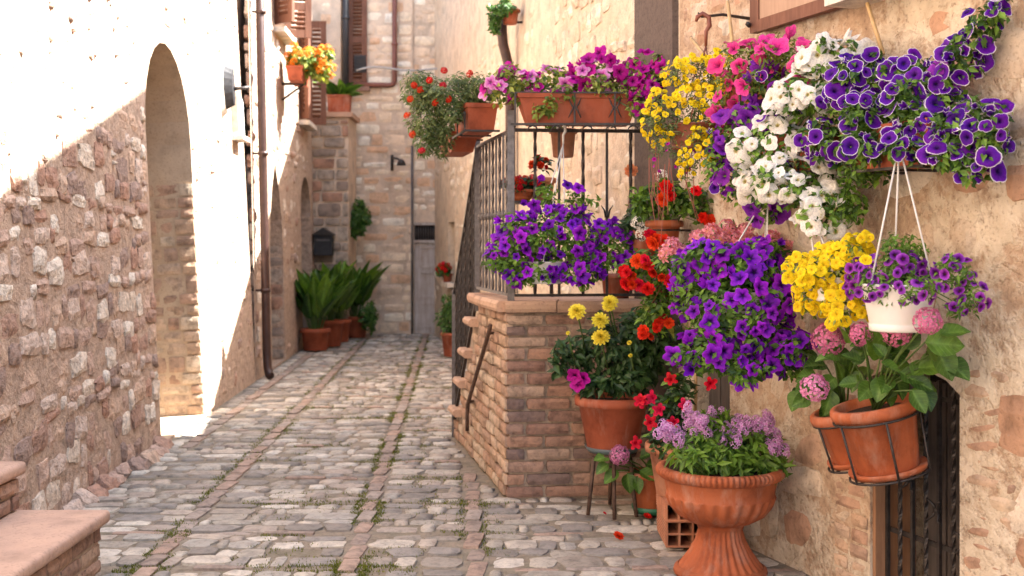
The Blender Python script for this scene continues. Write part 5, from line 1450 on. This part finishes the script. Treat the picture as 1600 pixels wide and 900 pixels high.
for k in range(12):
    p0 = P(rg.uniform(1010, 1080), rg.uniform(225, 260), 5.32); b.tube([p0, p0 + V((rg.uniform(-0.02, 0.03), 0, -0.14)), p0 + V((rg.uniform(-0.03, 0.06), rg.uniform(-0.02, 0.02), -rg.uniform(0.2, 0.36)))], [0.003, 0.0025, 0.0015], 4)
b.build('trailing_stems', M_['stem_red'], t, kind='stuff')

# ------------------------------------------------------------------ troughs on the right wall
def wall_pt(px, py, d):
    """a point d metres in front of the right house wall"""
    q = (px - 800) / FPX
    return P(px, py, (3.2 - 1.07 * d) / (q + 0.378))
def wcl(px, py, rx, ry, d, rd):
    Y = wall_pt(px, py, d).y; return clump(px, py, rx, ry, Y, rd)
def wall_trough(t, pa, pb, d=0.16):
    a, b_ = wall_pt(*pa, d), wall_pt(*pb, d); a.z = b_.z = (a.z + b_.z) / 2
    c = (a + b_) / 2; trough(t, c, (b_ - a), (b_ - a).length / 2, M_['plastic_terra'], 0.085, 0.16, 0.82)
    k = MB(); u = (b_ - a).normalized(); L = (b_ - a).length / 2; nn = V((0, 0, 1)).cross(u)
    if nn.dot(WN) < 0: nn = -nn
    for s in (-0.7, 0, 0.7):
        k.tube([c + u * L * s + nn * 0.16 + V((0, 0, -0.004)), c + u * L * s - nn * 0.1 + V((0, 0, -0.004)), c + u * L * s - nn * 0.1 + V((0, 0, 0.09))], 0.007, 4)
    k.tube([c - u * L - nn * 0.1 + V((0, 0, -0.005)), c + u * L - nn * 0.1 + V((0, 0, -0.005))], 0.007, 4)
    k.build('planter_bracket', M_['iron'], t)
    return c
def stakes(t, items):
    for (x0, y0, x1, y1, d) in items:
        b = MB(); b.tube([wall_pt(x0, y0, d), wall_pt(x1, y1, d)], 0.008, 6); b.build('bamboo_stake', M_['bamboo'], t)
t = thing('wall_planter', wall_pt(1430, 270, 0.16), 'terracotta wall trough of white-edged purple petunias at the upper right', 'planter')
c = wall_trough(t, (1345, 265), (1480, 262))
CL = [wcl(1370, 180, 62, 46, 0.2, 0.12), wcl(1455, 195, 60, 44, 0.18, 0.11), wcl(1540, 205, 42, 48, 0.15, 0.1), wcl(1320, 150, 42, 52, 0.22, 0.11), wcl(1345, 110, 38, 26, 0.2, 0.08), wcl(1470, 135, 42, 30, 0.15, 0.07), wcl(1505, 90, 38, 42, 0.12, 0.07), wcl(1535, 40, 34, 34, 0.1, 0.06), wcl(1555, 15, 22, 20, 0.1, 0.04), wcl(1420, 110, 44, 26, 0.16, 0.07), wcl(1525, 262, 34, 24, 0.15, 0.06), wcl(1300, 225, 45, 36, 0.25, 0.1), wcl(1410, 235, 46, 22, 0.3, 0.05), wcl(1350, 235, 34, 26, 0.3, 0.06), wcl(1425, 155, 52, 36, 0.2, 0.09), wcl(1500, 210, 46, 44, 0.18, 0.1), wcl(1480, 240, 34, 24, 0.24, 0.05)]
foliage(t, CL + [wcl(1360, 260, 45, 30, 0.18, 0.07)], 5600, M_['leaf'], 0.036, seed=71, stems_from=c + V((0, 0, 0.16)))
scatter_flowers(t, CL, 270, F_PIC, 0.037, seed=72, sep=0.53, depth=(0.8, 1.15))
scatter_flowers(t, [wcl(1500, 95, 34, 34, 0.12, 0.06), wcl(1430, 130, 40, 25, 0.15, 0.06)], 9, F_VIO, 0.042, seed=73)
stakes(t, [(1355, 5, 1380, 85, 0.1)])
t = thing('wall_planter', wall_pt(1250, 280, 0.18), 'wall planter of white petunias cascading over violet ones', 'planter')
c = wall_trough(t, (1180, 275), (1300, 270), 0.18)
CLW = [wcl(1255, 150, 58, 48, 0.27, 0.13), wcl(1300, 88, 58, 36, 0.2, 0.1), wcl(1210, 225, 50, 58, 0.3, 0.13), wcl(1245, 285, 78, 48, 0.3, 0.13), wcl(1285, 335, 46, 40, 0.28, 0.1), wcl(1188, 275, 44, 42, 0.3, 0.11)]
CLV = [wcl(1145, 215, 42, 48, 0.26, 0.11), wcl(1150, 280, 40, 46, 0.26, 0.1), wcl(1195, 130, 40, 26, 0.24, 0.08), wcl(1190, 330, 26, 26, 0.24, 0.07), wcl(1180, 180, 32, 26, 0.26, 0.08)]
foliage(t, CLW + CLV + [wcl(1330, 320, 36, 40, 0.2, 0.07)], 4200, M_['leaf'], 0.036, seed=75, stems_from=c + V((0, 0, 0.16)))
scatter_flowers(t, CLW, 175, F_WHITE, 0.047, seed=76, sep=0.48)
scatter_flowers(t, CLV, 78, F_VIO, 0.047, seed=77, sep=0.5)
scatter_flowers(t, CLV[:3] + CLW[2:4], 16, F_PIC, 0.034, seed=78, sep=0.6)
t = thing('wall_planter', wall_pt(1190, 180, 0.18), 'wall planter of bright pink petunias above the violet ones', 'planter')
c = wall_trough(t, (1150, 175), (1225, 165), 0.15)
CL = [wcl(1162, 100, 44, 38, 0.22, 0.1), wcl(1225, 80, 48, 34, 0.18, 0.1), wcl(1138, 150, 32, 42, 0.25, 0.08), wcl(1255, 100, 30, 30, 0.2, 0.07), wcl(1195, 130, 36, 28, 0.24, 0.07)]
foliage(t, CL, 1300, M_['leaf_pale'], 0.036, 0.35, seed=81, stems_from=c + V((0, 0, 0.16)))
scatter_flowers(t, CL, 52, F_PINK, 0.052, seed=82, sep=0.55)
stakes(t, [(1137, 2, 1152, 135, 0.2), (1183, 55, 1172, 130, 0.15), (1080, 60, 1128, 120, 0.2), (1215, 55, 1208, 110, 0.12)])

# ------------------------------------------------------------------ yellow basket and white hanging pot
t = thing('hanging_basket', wall_pt(1300, 440, 0.33), 'hanging basket overflowing with dense yellow flowers', 'hanging basket')
c = wall_pt(1305, 470, 0.32); bowl(t, c, 0.09, 0.09, M_['white_plastic'])
CL = [wcl(1302, 425, 52, 50, 0.33, 0.12), wcl(1268, 455, 32, 48, 0.34, 0.1), wcl(1328, 400, 34, 32, 0.33, 0.09), wcl(1318, 472, 32, 34, 0.34, 0.09)]
foliage(t, CL, 1300, M_['leaf_pale'], 0.025, 0.4, seed=91, stems_from=c + V((0, 0, 0.09)))
scatter_flowers(t, CL, 250, F_YEL, 0.024, seed=92, sep=0.5, depth=(0.85, 1.12))
top = wall_pt(1262, 320, 0.25); cords(t, top, c + V((0, 0, 0.1)), 0.08, 3, 0.3); wall_arm(t, top)
t = thing('hanging_pot', wall_pt(1405, 515, 0.3), 'white plastic hanging pot of small purple flowers below the trough', 'hanging pot')
c = wall_pt(1405, 517, 0.3); bowl(t, c, 0.128, 0.165, M_['white_plastic'])
CL = [wcl(1402, 422, 62, 30, 0.3, 0.12), wcl(1345, 440, 26, 28, 0.34, 0.07), wcl(1490, 425, 36, 26, 0.24, 0.08), wcl(1516, 465, 28, 30, 0.2, 0.06), wcl(1376, 455, 40, 18, 0.4, 0.05), wcl(1432, 452, 32, 16, 0.4, 0.05)]
foliage(t, CL + [wcl(1410, 385, 45, 26, 0.28, 0.06)], 2600, M_['leaf'], 0.026, 0.35, seed=95, stems_from=c + V((0, 0, 0.15)))
scatter_flowers(t, CL, 140, F_CALI, 0.021, seed=96, sep=0.75, depth=(0.9, 1.15), low=-0.9)
top = wall_pt(1405, 225, 0.3)
cords(t, top, c + V((0, 0, 0.16)), 0.12, 3, R(200)); wall_arm(t, top)
place('flower', F_YEL[0], Matrix.Translation(wall_pt(1353, 406, 0.45)) @ orient((-0.2, -1, 0.1)) @ Matrix.Scale(0.021, 4), t)

# ------------------------------------------------------------------ hydrangeas in iron ring brackets
def hydr_pot(name, label, px, py, d, r, h, tilt, heads, nleaf, seed, spread):
    t = thing(name, wall_pt(px, py, d), label, 'flower pot', 'hydrangeas in iron wall brackets')
    c = wall_pt(px, py, d)
    M3 = Matrix.Rotation(R(tilt), 3, 'Y')
    pot(t, c, r, r * 0.72, h, M_['terra_orange'], 0.04, 0.008, ribs=22, M=M3)
    b = MB(); b.lathe(c, [(r * 0.6, -0.012), (r * 0.9, -0.012), (r * 0.96, 0.004), (r * 0.94, 0.012), (r * 0.75, 0.004)], 40, M3); b.build('saucer', M_['terra_orange'], t)
    b = MB()
    for z, rr in ((h * 0.8, r + 0.004), (-0.018, r * 0.95)):
        b.tube([c + M3 @ V((rr * math.cos(6.2832 * k / 32), rr * math.sin(6.2832 * k / 32), z)) for k in range(33)], 0.005, 5)
    for a in (200, 265, 330, 80):
        x, y = math.cos(R(a)), math.sin(R(a))
        b.tube([c + M3 @ V(((r + 0.006) * x, (r + 0.006) * y, h * 0.8)), c + M3 @ V((r * 0.97 * x, r * 0.97 * y, -0.018)), c + M3 @ V((0, 0, -0.02))], 0.005, 5)
    b.tube([c + M3 @ V((0, r * 0.95, -0.018)), c + WN * (d - 0.02) + V((0, 0, -0.02))], 0.006, 5)
    b.build('ring_bracket', M_['iron'], t)
    top = c + M3 @ V((0, 0, h))
    rg = random.Random(seed); it = []
    for (lx, ly, dx, dy, s) in spread:
        p = wall_pt(lx, ly, d + rg.uniform(0.02, 0.14)); dr = V((dx, rg.uniform(-0.6, -0.1), dy))
        it.append((p, dr, V((0, -0.85, 0.7)) + sphere_dir(rg) * 0.45, s * rg.uniform(0.8, 1.1)))
        it.append((p + V((rg.uniform(-0.06, 0.06), rg.uniform(0.0, 0.08), rg.uniform(-0.05, 0.03))), dr + sphere_dir(rg) * 0.7, V((0, -0.85, 0.7)) + sphere_dir(rg) * 0.5, s * rg.uniform(0.6, 0.95)))
        it.append((p + V((rg.uniform(-0.08, 0.08), rg.uniform(0.0, 0.1), rg.uniform(-0.06, 0.04))), dr + sphere_dir(rg) * 0.9, V((0, -0.85, 0.7)) + sphere_dir(rg) * 0.6, s * rg.uniform(0.6, 0.9)))
        b = MB(); b.tube([top - M3 @ V((0, 0, 0.04)), top.lerp(p, 0.5) + V((0, 0, 0.02)), p], [0.005, 0.004, 0.003], 5); b.build('stem', M_['stem'], t)
    leaves(t, L_HYD, it)
    for (hx, hy, s, kind) in heads:
        p = wall_pt(hx, hy, 0.34); place('flower_head', (H_HYD if kind else H_HYL)[rg.randrange(2)], Matrix.Translation(p) @ orient(V((-0.3, -0.9, 0.3))) @ Matrix.Scale(s, 4), t)
        b = MB(); b.tube([top - V((0, 0, 0.03)), top.lerp(p, 0.5) + V((0, 0, 0.03)), p], 0.004, 5); b.build('stem', M_['stem'], t)
    return t
hydr_pot('flower_pot', 'large tilted terracotta pot of hydrangea in the nearest iron wall bracket', 1388, 732, 0.18, 0.152, 0.25, -13,
    [(1345, 522, 0.042, 1), (1400, 518, 0.05, 1), (1450, 502, 0.045, 1)], 0, 3,
    [(1330, 560, -1, 0.2, 0.1), (1345, 580, -0.5, -0.8, 0.11), (1355, 555, 0.2, 0.9, 0.1), (1375, 560, -0.3, 0.7, 0.12), (1390, 560, 0.5, 0.7, 0.13), (1380, 590, -0.4, -0.9, 0.1), (1400, 585, 0.2, -1, 0.11), (1420, 590, 0.9, -0.4, 0.11), (1435, 575, 0.9, 0.3, 0.12), (1445, 535, 0.8, 0.0, 0.13), (1465, 545, 0.4, -0.9, 0.12), (1410, 545, 0.2, 0.5, 0.1), (1365, 600, -0.8, -0.6, 0.09), (1425, 610, 0.5, -0.9, 0.09), (1350, 535, -0.8, 0.7, 0.09), (1395, 535, -0.4, 0.8, 0.1)])
hydr_pot('flower_pot', 'second hydrangea pot half hidden behind the largest bracket pot', 1340, 716, 0.13, 0.125, 0.205, -16,
    [(1272, 606, 0.054, 0), (1294, 530, 0.06, 1)], 0, 4,
    [(1290, 570, -1, 0.2, 0.12), (1275, 585, -1, 0.0, 0.09), (1305, 590, -0.8, -0.5, 0.09), (1295, 630, -0.4, -0.9, 0.09), (1320, 600, -0.2, 0.8, 0.1), (1320, 640, 0.3, -0.8, 0.09), (1265, 620, -1, -0.4, 0.09), (1335, 570, 0.2, 0.6, 0.1), (1300, 610, -0.3, -1, 0.1), (1310, 560, -0.3, 0.9, 0.09)])

# ------------------------------------------------------------------ urn of lavender-pink flowers
t = thing('garden_urn', P(1125, 888, 5.1), 'large fluted terracotta urn of lilac flowers in the foreground', 'urn')
uc = V((0.915, 5.06, 0.0))
def fl(n, d): return lambda th, i, r, z: 1 + d * (abs(math.cos(n * th / 2)) - 0.6)
b = MB(); b.lathe(uc, [(0.001, 0.0), (0.2, 0.0), (0.205, 0.012), (0.2, 0.03), (0.185, 0.04)], 64)
b.build('base', M_['terra_orange'], t)
b = MB(); b.lathe(uc, [(0.183, 0.038), (0.16, 0.06), (0.132, 0.1), (0.106, 0.15), (0.095, 0.19), (0.094, 0.205), (0.1, 0.215)], 160, mod=lambda th, i, r, z: 1 + (0.1 * (abs(math.cos(14 * th)) - 0.6) if 0 < i < 5 else 0)); b.build('pedestal', M_['terra_orange'], t)
b = MB(); b.lathe(uc, [(0.1, 0.205), (0.106, 0.222), (0.14, 0.236), (0.19, 0.265), (0.222, 0.305), (0.236, 0.345), (0.237, 0.352), (0.233, 0.354), (0.24, 0.39), (0.248, 0.425)], 160, mod=lambda th, i, r, z: 1 + (0.06 * (abs(math.cos(13 * th)) - 0.6) if 2 <= i <= 5 else 0)); b.build('bowl', M_['terra_orange'], t)
b = MB(); b.lathe(uc, [(0.245, 0.422), (0.262, 0.428), (0.276, 0.442), (0.28, 0.456), (0.272, 0.47), (0.255, 0.476), (0.238, 0.472), (0.232, 0.45)], 432, mod=lambda th, i, r, z: 1 + (0.04 * (abs(math.cos(36 * th)) - 0.6) if 1 <= i <= 4 else 0)); b.build('rim', M_['terra_orange'], t)
b = MB(); b.add([uc + V((0, 0, 0.455))] + [uc + V((0.235 * math.cos(6.2832 * k / 32), 0.235 * math.sin(6.2832 * k / 32), 0.452)) for k in range(32)], [(0, k + 1, (k + 1) % 32 + 1) for k in range(32)]); b.build('soil', M_['soil'], t)
CL = [clump(1125, 712, 78, 34, 5.04, 0.2), clump(1190, 705, 36, 38, 5.05, 0.13), clump(1085, 700, 36, 32, 5.0, 0.12), clump(1130, 670, 60, 26, 5.05, 0.14)]
foliage(t, CL, 3000, M_['leaf'], 0.062, 0.32, seed=101, stems_from=uc + V((0, 0, 0.46)), stem_n=40)
rg = random.Random(44)
for i, (px, py) in enumerate(((1045, 676), (1058, 682), (1036, 684), (1080, 645), (1085, 660), (1094, 672), (1118, 645), (1125, 664), (1112, 680), (1128, 690), (1140, 700), (1122, 705), (1160, 668), (1174, 664), (1188, 664), (1202, 670), (1210, 684), (1216, 697), (1152, 680), (1078, 705), (1105, 662), (1195, 655), (1135, 672))):
    for q in range(4):
        p = P(px + rg.uniform(-11, 11), py + rg.uniform(-10, 8), 4.95 + rg.uniform(-0.04, 0.14))
        place('flower_head', H_LAV[(i + q) % 3], Matrix.Translation(p) @ orient(V((rg.uniform(-0.5, 0.5), rg.uniform(-0.7, 0.2), 0.9))) @ Matrix.Scale(rg.uniform(0.016, 0.026), 4), t)
# ------------------------------------------------------------------ hollow clay blocks and the pot on them
def hollow_block(label, x0, y0, z0, w, l, h, nx, nz):
    t = thing('hollow_block', (x0 + w / 2, y0 + l / 2, z0), label, 'brick', 'stacked hollow clay blocks')
    th = 0.009; xs = [x0 + w * i / nx for i in range(nx + 1)]; zs = [z0 + h * k / nz for k in range(nz + 1)]
    b = MB()
    for i, x in enumerate(xs):
        a = x0 if i == 0 else (x - th / 2 if i < nx else x - th)
        b.box((a, y0, z0), (a + th, y0 + l, z0 + h))
    for i in range(nx):
        a = (xs[i] + (th if i == 0 else th / 2)) + 0.0002; c_ = (xs[i + 1] - (th if i == nx - 1 else th / 2)) - 0.0002
        for k, z in enumerate(zs):
            q = z0 if k == 0 else (z - th / 2 if k < nz else z - th)
            b.box((a, y0 + 0.0005, q), (c_, y0 + l - 0.0005, q + th))
    b.build('shell', M_['terra_pale'], t)
    g = MB()
    for k in range(7):
        z = z0 + h * (k + 0.7) / 7.6; g.box((x0 - 0.003, y0 + 0.002, z), (x0 - 0.0004, y0 + l - 0.002, z + h * 0.07))
    g.build('ribbing', M_['terra_pale'], t)
    b = MB(); b.box((x0 + th, y0 + l * 0.6, z0 + th), (x0 + w - th, y0 + l * 0.6 + 0.004, z0 + h - th)); b.build('inside', M_['dark'], t)
hollow_block('lower hollow clay block standing on the cobbles behind the urn', 0.72, 5.38, 0.028, 0.25, 0.33, 0.125, 4, 2)
hollow_block('upper hollow clay block under the pot of red flowers', 0.715, 5.36, 0.1545, 0.25, 0.33, 0.085, 4, 1)
t = thing('flower_pot', (0.8, 5.53, 0.241), 'terracotta pot of crimson trumpet flowers on the hollow blocks', 'flower pot')
pot(t, V((0.81, 5.55, 0.241)), 0.155, 0.11, 0.25, M_['terra_pale'], 0.045)
CL = [clump(1040, 650, 32, 40, 5.52, 0.13), clump(1060, 605, 22, 30, 5.5, 0.09), clump(1040, 690, 36, 20, 5.5, 0.12)]
leaf_ball(t, L_DAH, CL, 40, 0.07, seed=111); leaf_ball(t, L_BEG, CL, 24, 0.065, seed=112); foliage(t, CL, 500, M_['leaf_dark'], 0.045, seed=113, stems_from=V((0.81, 5.55, 0.47)))
for px, py in ((1000, 624), (1016, 660), (1018, 622), (1048, 592), (1070, 632), (1002, 628), (1030, 640), (1052, 660), (1110, 600)):
    place('flower', random.choice(F_CRIM), Matrix.Translation(P(px, py, 5.36)) @ orient(V((-0.5, -0.9, 0.2)) + sphere_dir(random) * 0.4) @ Matrix.Scale(0.036, 4), t)
b = MB(); b.tube([P(1087, 560, 5.5), P(1086, 700, 5.5)], 0.009, 6); b.build('bamboo_stake', M_['bamboo'], t)

# ------------------------------------------------------------------ small hydrangea pot with green saucer
t = thing('flower_pot', (0.72, 6.15, 0.025), 'small orange pot with green saucer and one pink hydrangea head', 'flower pot')
pc_ = V((0.745, 6.12, 0.04)); pot(t, pc_, 0.115, 0.085, 0.2, M_['terra_orange'], 0.03, ribs=18)
b = MB(); b.lathe(pc_ + V((0, 0, -0.014)), [(0.001, 0), (0.1, 0), (0.112, 0.035), (0.106, 0.035), (0.09, 0.012)], 36); b.build('saucer', M_['green_plastic'], t)
it = []
rg = random.Random(9)
for (px, py, dx, dz, s) in ((955, 712, -1, -0.1, 0.1), (965, 735, -0.8, -0.6, 0.1), (985, 720, -0.2, 0.5, 0.09), (1000, 715, 0.6, 0.5, 0.1), (980, 740, 0.2, -1, 0.1), (1000, 735, 0.7, -0.3, 0.11), (1010, 725, 0.9, 0.1, 0.1), (975, 725, -0.4, 0.6, 0.09), (995, 745, 0.1, -0.8, 0.09), (950, 725, -0.8, -0.4, 0.08)):
    p = P(px, py, 6.02); it.append((p, V((dx, -0.4, dz)), V((0, -0.7, 0.9)), s))
    b = MB(); b.tube([pc_ + V((0, 0, 0.17)), (pc_ + V((0, 0, 0.2))).lerp(p, 0.6), p], 0.004, 5); b.build('stem', M_['stem'], t)
leaves(t, L_HYD, it)
place('flower_head', H_HYL[0], Matrix.Translation(P(968, 711, 5.92)) @ orient((-0.3, -0.9, 0.4)) @ Matrix.Scale(0.05, 4), t)
place('flower', F_CRIM[0], Matrix.Translation(P(993, 692, 5.9)) @ orient((-0.3, -0.9, 0.4)) @ Matrix.Scale(0.036, 4), t)

# ------------------------------------------------------------------ dahlia pot on an iron stand
sd = thing('plant_stand', (0.53, 6.14, 0), 'dark iron stand under the yellow dahlia pot', 'plant stand')
sc_ = V((0.535, 6.13, 0.335))
for a in (205, 268, 320, 90):
    x, y = math.cos(R(a)), math.sin(R(a)); b = MB(); b.tube([sc_ + V((0.11 * x, 0.11 * y, 0)), V((sc_.x + 0.15 * x, sc_.y + 0.17 * y, 0.02))], 0.011, 5); b.build('leg', M_['rust'], sd)
b = MB(); b.tube([sc_ + V((0.12 * math.cos(6.2832 * k / 28), 0.12 * math.sin(6.2832 * k / 28), 0)) for k in range(29)], 0.01, 6); b.build('ring', M_['rust'], sd)
t = thing('flower_pot', sc_ + V((0, 0, 0.012)), 'big smooth terracotta pot of yellow dahlias on the iron stand', 'flower pot')
b = MB(); b.lathe(sc_ + V((0, 0, 0.01)), [(0.001, 0), (0.13, 0), (0.15, 0.03), (0.144, 0.03), (0.125, 0.008)], 40); b.build('saucer', M_['grey_plastic'], t)
pot(t, sc_ + V((0, 0, 0.02)), 0.19, 0.13, 0.285, M_['terra'], 0.05, 0.01, 56)
CL = [clump(965, 545, 76, 58, 6.1, 0.22), clump(1010, 530, 50, 60, 6.1, 0.18), clump(895, 555, 34, 34, 6.08, 0.12), clump(955, 595, 70, 22, 6.05, 0.18)]
leaf_ball(t, L_DAH, CL, 150, 0.085, seed=121); foliage(t, CL, 1700, M_['leaf_dark'], 0.06, 0.5, seed=122, stems_from=sc_ + V((0, 0, 0.3)))
for px, py, s in ((901, 485, 0.05), (938, 499, 0.047), (938, 525, 0.05), (953, 472, 0.045), (950, 478, 0.03), (983, 535, 0.014), (985, 555, 0.012), (887, 520, 0.012)):
    p = P(px, py, 5.9); place('flower', D_LEMON[px % 2], Matrix.Translation(p) @ orient(V((-0.25, -0.8, 0.45)) + sphere_dir(random) * 0.2) @ Matrix.Scale(s, 4), t)
    b = MB(); b.tube([p, p + V((0.02, 0.04, -0.08)), p + V((0.05, 0.1, -0.2))], 0.004, 5); b.build('stem', M_['stem'], t)
for px, py in ((897, 588), (910, 592), (902, 600)):
    place('flower', F_MAG[0], Matrix.Translation(P(px, py, 5.92)) @ orient((-0.4, -0.8, -0.1)) @ Matrix.Scale(0.045, 4), t)

# ------------------------------------------------------------------ aspidistra pots at the left of the alley
rg = random.Random(15)
def aspidistra(label, px, py, Y, r, h, nl, ls):
    nl = int(nl * 1.5)
    c = P(px, py, Y); c.z = 0.025
    t = thing('potted_aspidistra', c, label, 'potted plant', 'tall leafy pots along the left wall')
    pot(t, c, r, r * 0.8, h, M_['plastic_terra'], 0.06, 0.012, 32)
    top = c + V((0, 0, h - 0.03)); it = []
    for k in range(nl):
        a = rg.uniform(0, 6.28); q = rg.uniform(0.0, 0.7); ln = ls * rg.uniform(0.7, 1.15)
        b0 = top + V((math.cos(a) * r * 0.6 * q, math.sin(a) * r * 0.6 * q, 0))
        d = V((math.cos(a) * (0.08 + 0.42 * q), math.sin(a) * (0.08 + 0.42 * q), 1.0)).normalized()
        st = b0 + d * ln * 0.35
        b = MB(); b.tube([b0, st], 0.006, 4); b.build('stem', M_['stem'], t)
        dd = (d + V((math.cos(a), math.sin(a), 0)) * rg.uniform(0.0, 0.25)).normalized()
        it.append((st, dd, V((-math.cos(a), -math.sin(a), 0.5)) + sphere_dir(rg) * 1.1, ln * rg.uniform(0.7, 1.0)))
    leaves(t, L_ASP, it)
    return t
aspidistra('frontmost of the tall broad-leaved plants in terracotta pots by the left wall', 493, 550, 15.4, 0.19, 0.29, 34, 0.62)
aspidistra('second tall broad-leaved potted plant, just behind the frontmost one', 515, 546, 16.0, 0.19, 0.36, 30, 0.62)
aspidistra('third tall broad-leaved potted plant, between the second and the last', 528, 540, 16.7, 0.18, 0.32, 26, 0.55)
t4 = aspidistra('farthest tall broad-leaved potted plant, beside the end house wall', 555, 528, 17.5, 0.19, 0.32, 36, 0.68)
foliage(t4, [clump(578, 490, 12, 24, 17.3, 0.15)], 500, M_['leaf_fern'], 0.07, 0.6, seed=131)

# wall shrub, window boxes and far pots
t = thing('wall_shrub', P(560, 372, 17.9), 'round green shrub hanging off the corner of the grey pier', 'shrub')
pot(t, P(556, 366, 17.75), 0.11, 0.08, 0.16, M_['terra'], 0.03)
b = MB(); b.tube([P(556, 362, 17.75) + V((-0.0, 0, 0.02)), V((-2.46, 17.75, 1.62))], 0.012, 5); b.build('bracket', M_['iron'], t)
foliage(t, [clump(562, 338, 20, 22, 17.7, 0.24), clump(555, 358, 16, 14, 17.7, 0.18)], 1400, M_['leaf_fern'], 0.07, 0.6, seed=132)
t = thing('window_box', P(470, 120, 14.4), 'sunlit window box of orange geraniums on the left house', 'window box')
c = FF.pt(UY(14.25), 3.42, -0.22); trough(t, c, FF.u, 0.36, M_['plastic_terra'], 0.1, 0.17)
b = MB(); b.tube([c + FF.n * 0.1, c - FF.n * 0.2], 0.02, 5); b.tube([c - FF.n * 0.2 + V((0, 0, -0.2)), c + FF.n * 0.08], 0.015, 5); b.build('bracket', M_['iron'], t)
CL = [clump(480, 100, 26, 26, 14.3, 0.28), clump(505, 105, 18, 28, 14.2, 0.18), clump(462, 92, 14, 18, 14.4, 0.2)]
foliage(t, CL, 1500, M_['leaf_pale'], 0.07, 0.7, seed=133, stems_from=c + V((0, 0, 0.16)))
scatter_flowers(t, CL, 46, H_ORANGE, 0.05, 'flower_head', seed=134, sep=0.7)
t = thing('window_box', (-2.62, 17.6, 3.42), 'terracotta box of dark spiky leaves on top of the grey pier', 'window box')
c = V((-2.62, 17.5, 3.42)); trough(t, c, (1, 0, 0), 0.17, M_['terra'], 0.14, 0.27, 0.86)
it = []
for k in range(34):
    a = rg.uniform(0, 6.28); it.append((c + V((rg.uniform(-0.12, 0.12), rg.uniform(-0.08, 0.08), 0.25)), V((math.cos(a) + 0.3, math.sin(a) * 0.6, rg.uniform(0.3, 1.0))), V((0, 0, 1)) + sphere_dir(rg) * 0.4, rg.uniform(0.22, 0.4)))
leaves(t, L_ASP, it)
t = thing('wall_pot', P(797, 40, 11.0), 'small terracotta wall pot with a trailing plant high on the cream wall', 'flower pot')
c = P(797, 38, 10.95); pot(t, c, 0.085, 0.06, 0.14, M_['terra'], 0.03)
b = MB(); b.tube([c + V((0, 0, 0.02)), V((xq(10.95) + 0.02, 10.95, c.z + 0.02))], 0.012, 5); b.build('bracket', M_['iron'], t)
foliage(t, [clump(788, 14, 22, 14, 10.9, 0.12), clump(772, 40, 10, 16, 10.9, 0.07), clump(775, 25, 12, 14, 10.9, 0.08)], 900, M_['leaf_fern'], 0.045, 0.6, seed=135, stems_from=c + V((0, 0, 0.13)))
t = thing('flower_pot', P(705, 402, 15.8), 'tiny pot of red geranium on the far window ledge', 'flower pot')
c = FC.pt(UC(16.3), 0.90, -0.05); pot(t, c, 0.07, 0.05, 0.12, M_['terra'], 0.025)
CL = [(c + V((-0.05, -0.02, 0.18)), V((0.12, 0.1, 0.09)))]
foliage(t, CL, 260, M_['leaf_fern'], 0.05, 0.8, seed=136); scatter_flowers(t, CL, 9, H_RED, 0.04, 'flower_head', seed=137, low=0.0)
t = thing('fern_pot', V((xq(14.6) - 0.2, 14.6, 0)), 'pot of feathery green fern low on the far right of the alley', 'potted plant')
c = V((xq(14.6) - 0.18, 14.6, 0.02)); pot(t, c, 0.16, 0.12, 0.3, M_['terra'], 0.04)
foliage(t, [(c + V((-0.02, 0, 0.5)), V((0.2, 0.2, 0.25)))], 900, M_['leaf_fern'], 0.09, 0.35, seed=138, stems_from=c + V((0, 0, 0.28)))

# ------------------------------------------------------------------ fallen petals on the cobbles
for k, (px, py, lab) in enumerate(((967, 848, 'bright red fallen bloom lying on the cobbles before the clay blocks'), (1012, 816, 'dark red fallen petal on the cobbles beside the clay blocks'), (945, 812, 'tiny red petal on the cobbles under the iron stand'))):
    Y = 2610 / (py - 380); p = P(px, py, Y); p.z = 0.035
    vs = []; me = D_RED[k % 3] if k != 1 else D_SCAR[0]
    o = bpy.data.objects.new('fallen_petal', me); COL.objects.link(o)
    o.matrix_basis = Matrix.Translation(p) @ orient((0.3, -0.4, 0.8)) @ Matrix.Diagonal(((0.03, 0.03, 0.018, 1), (0.022, 0.026, 0.012, 1), (0.01, 0.012, 0.008, 1))[k])
    tag(o, lab, 'petal', 'fallen petals')
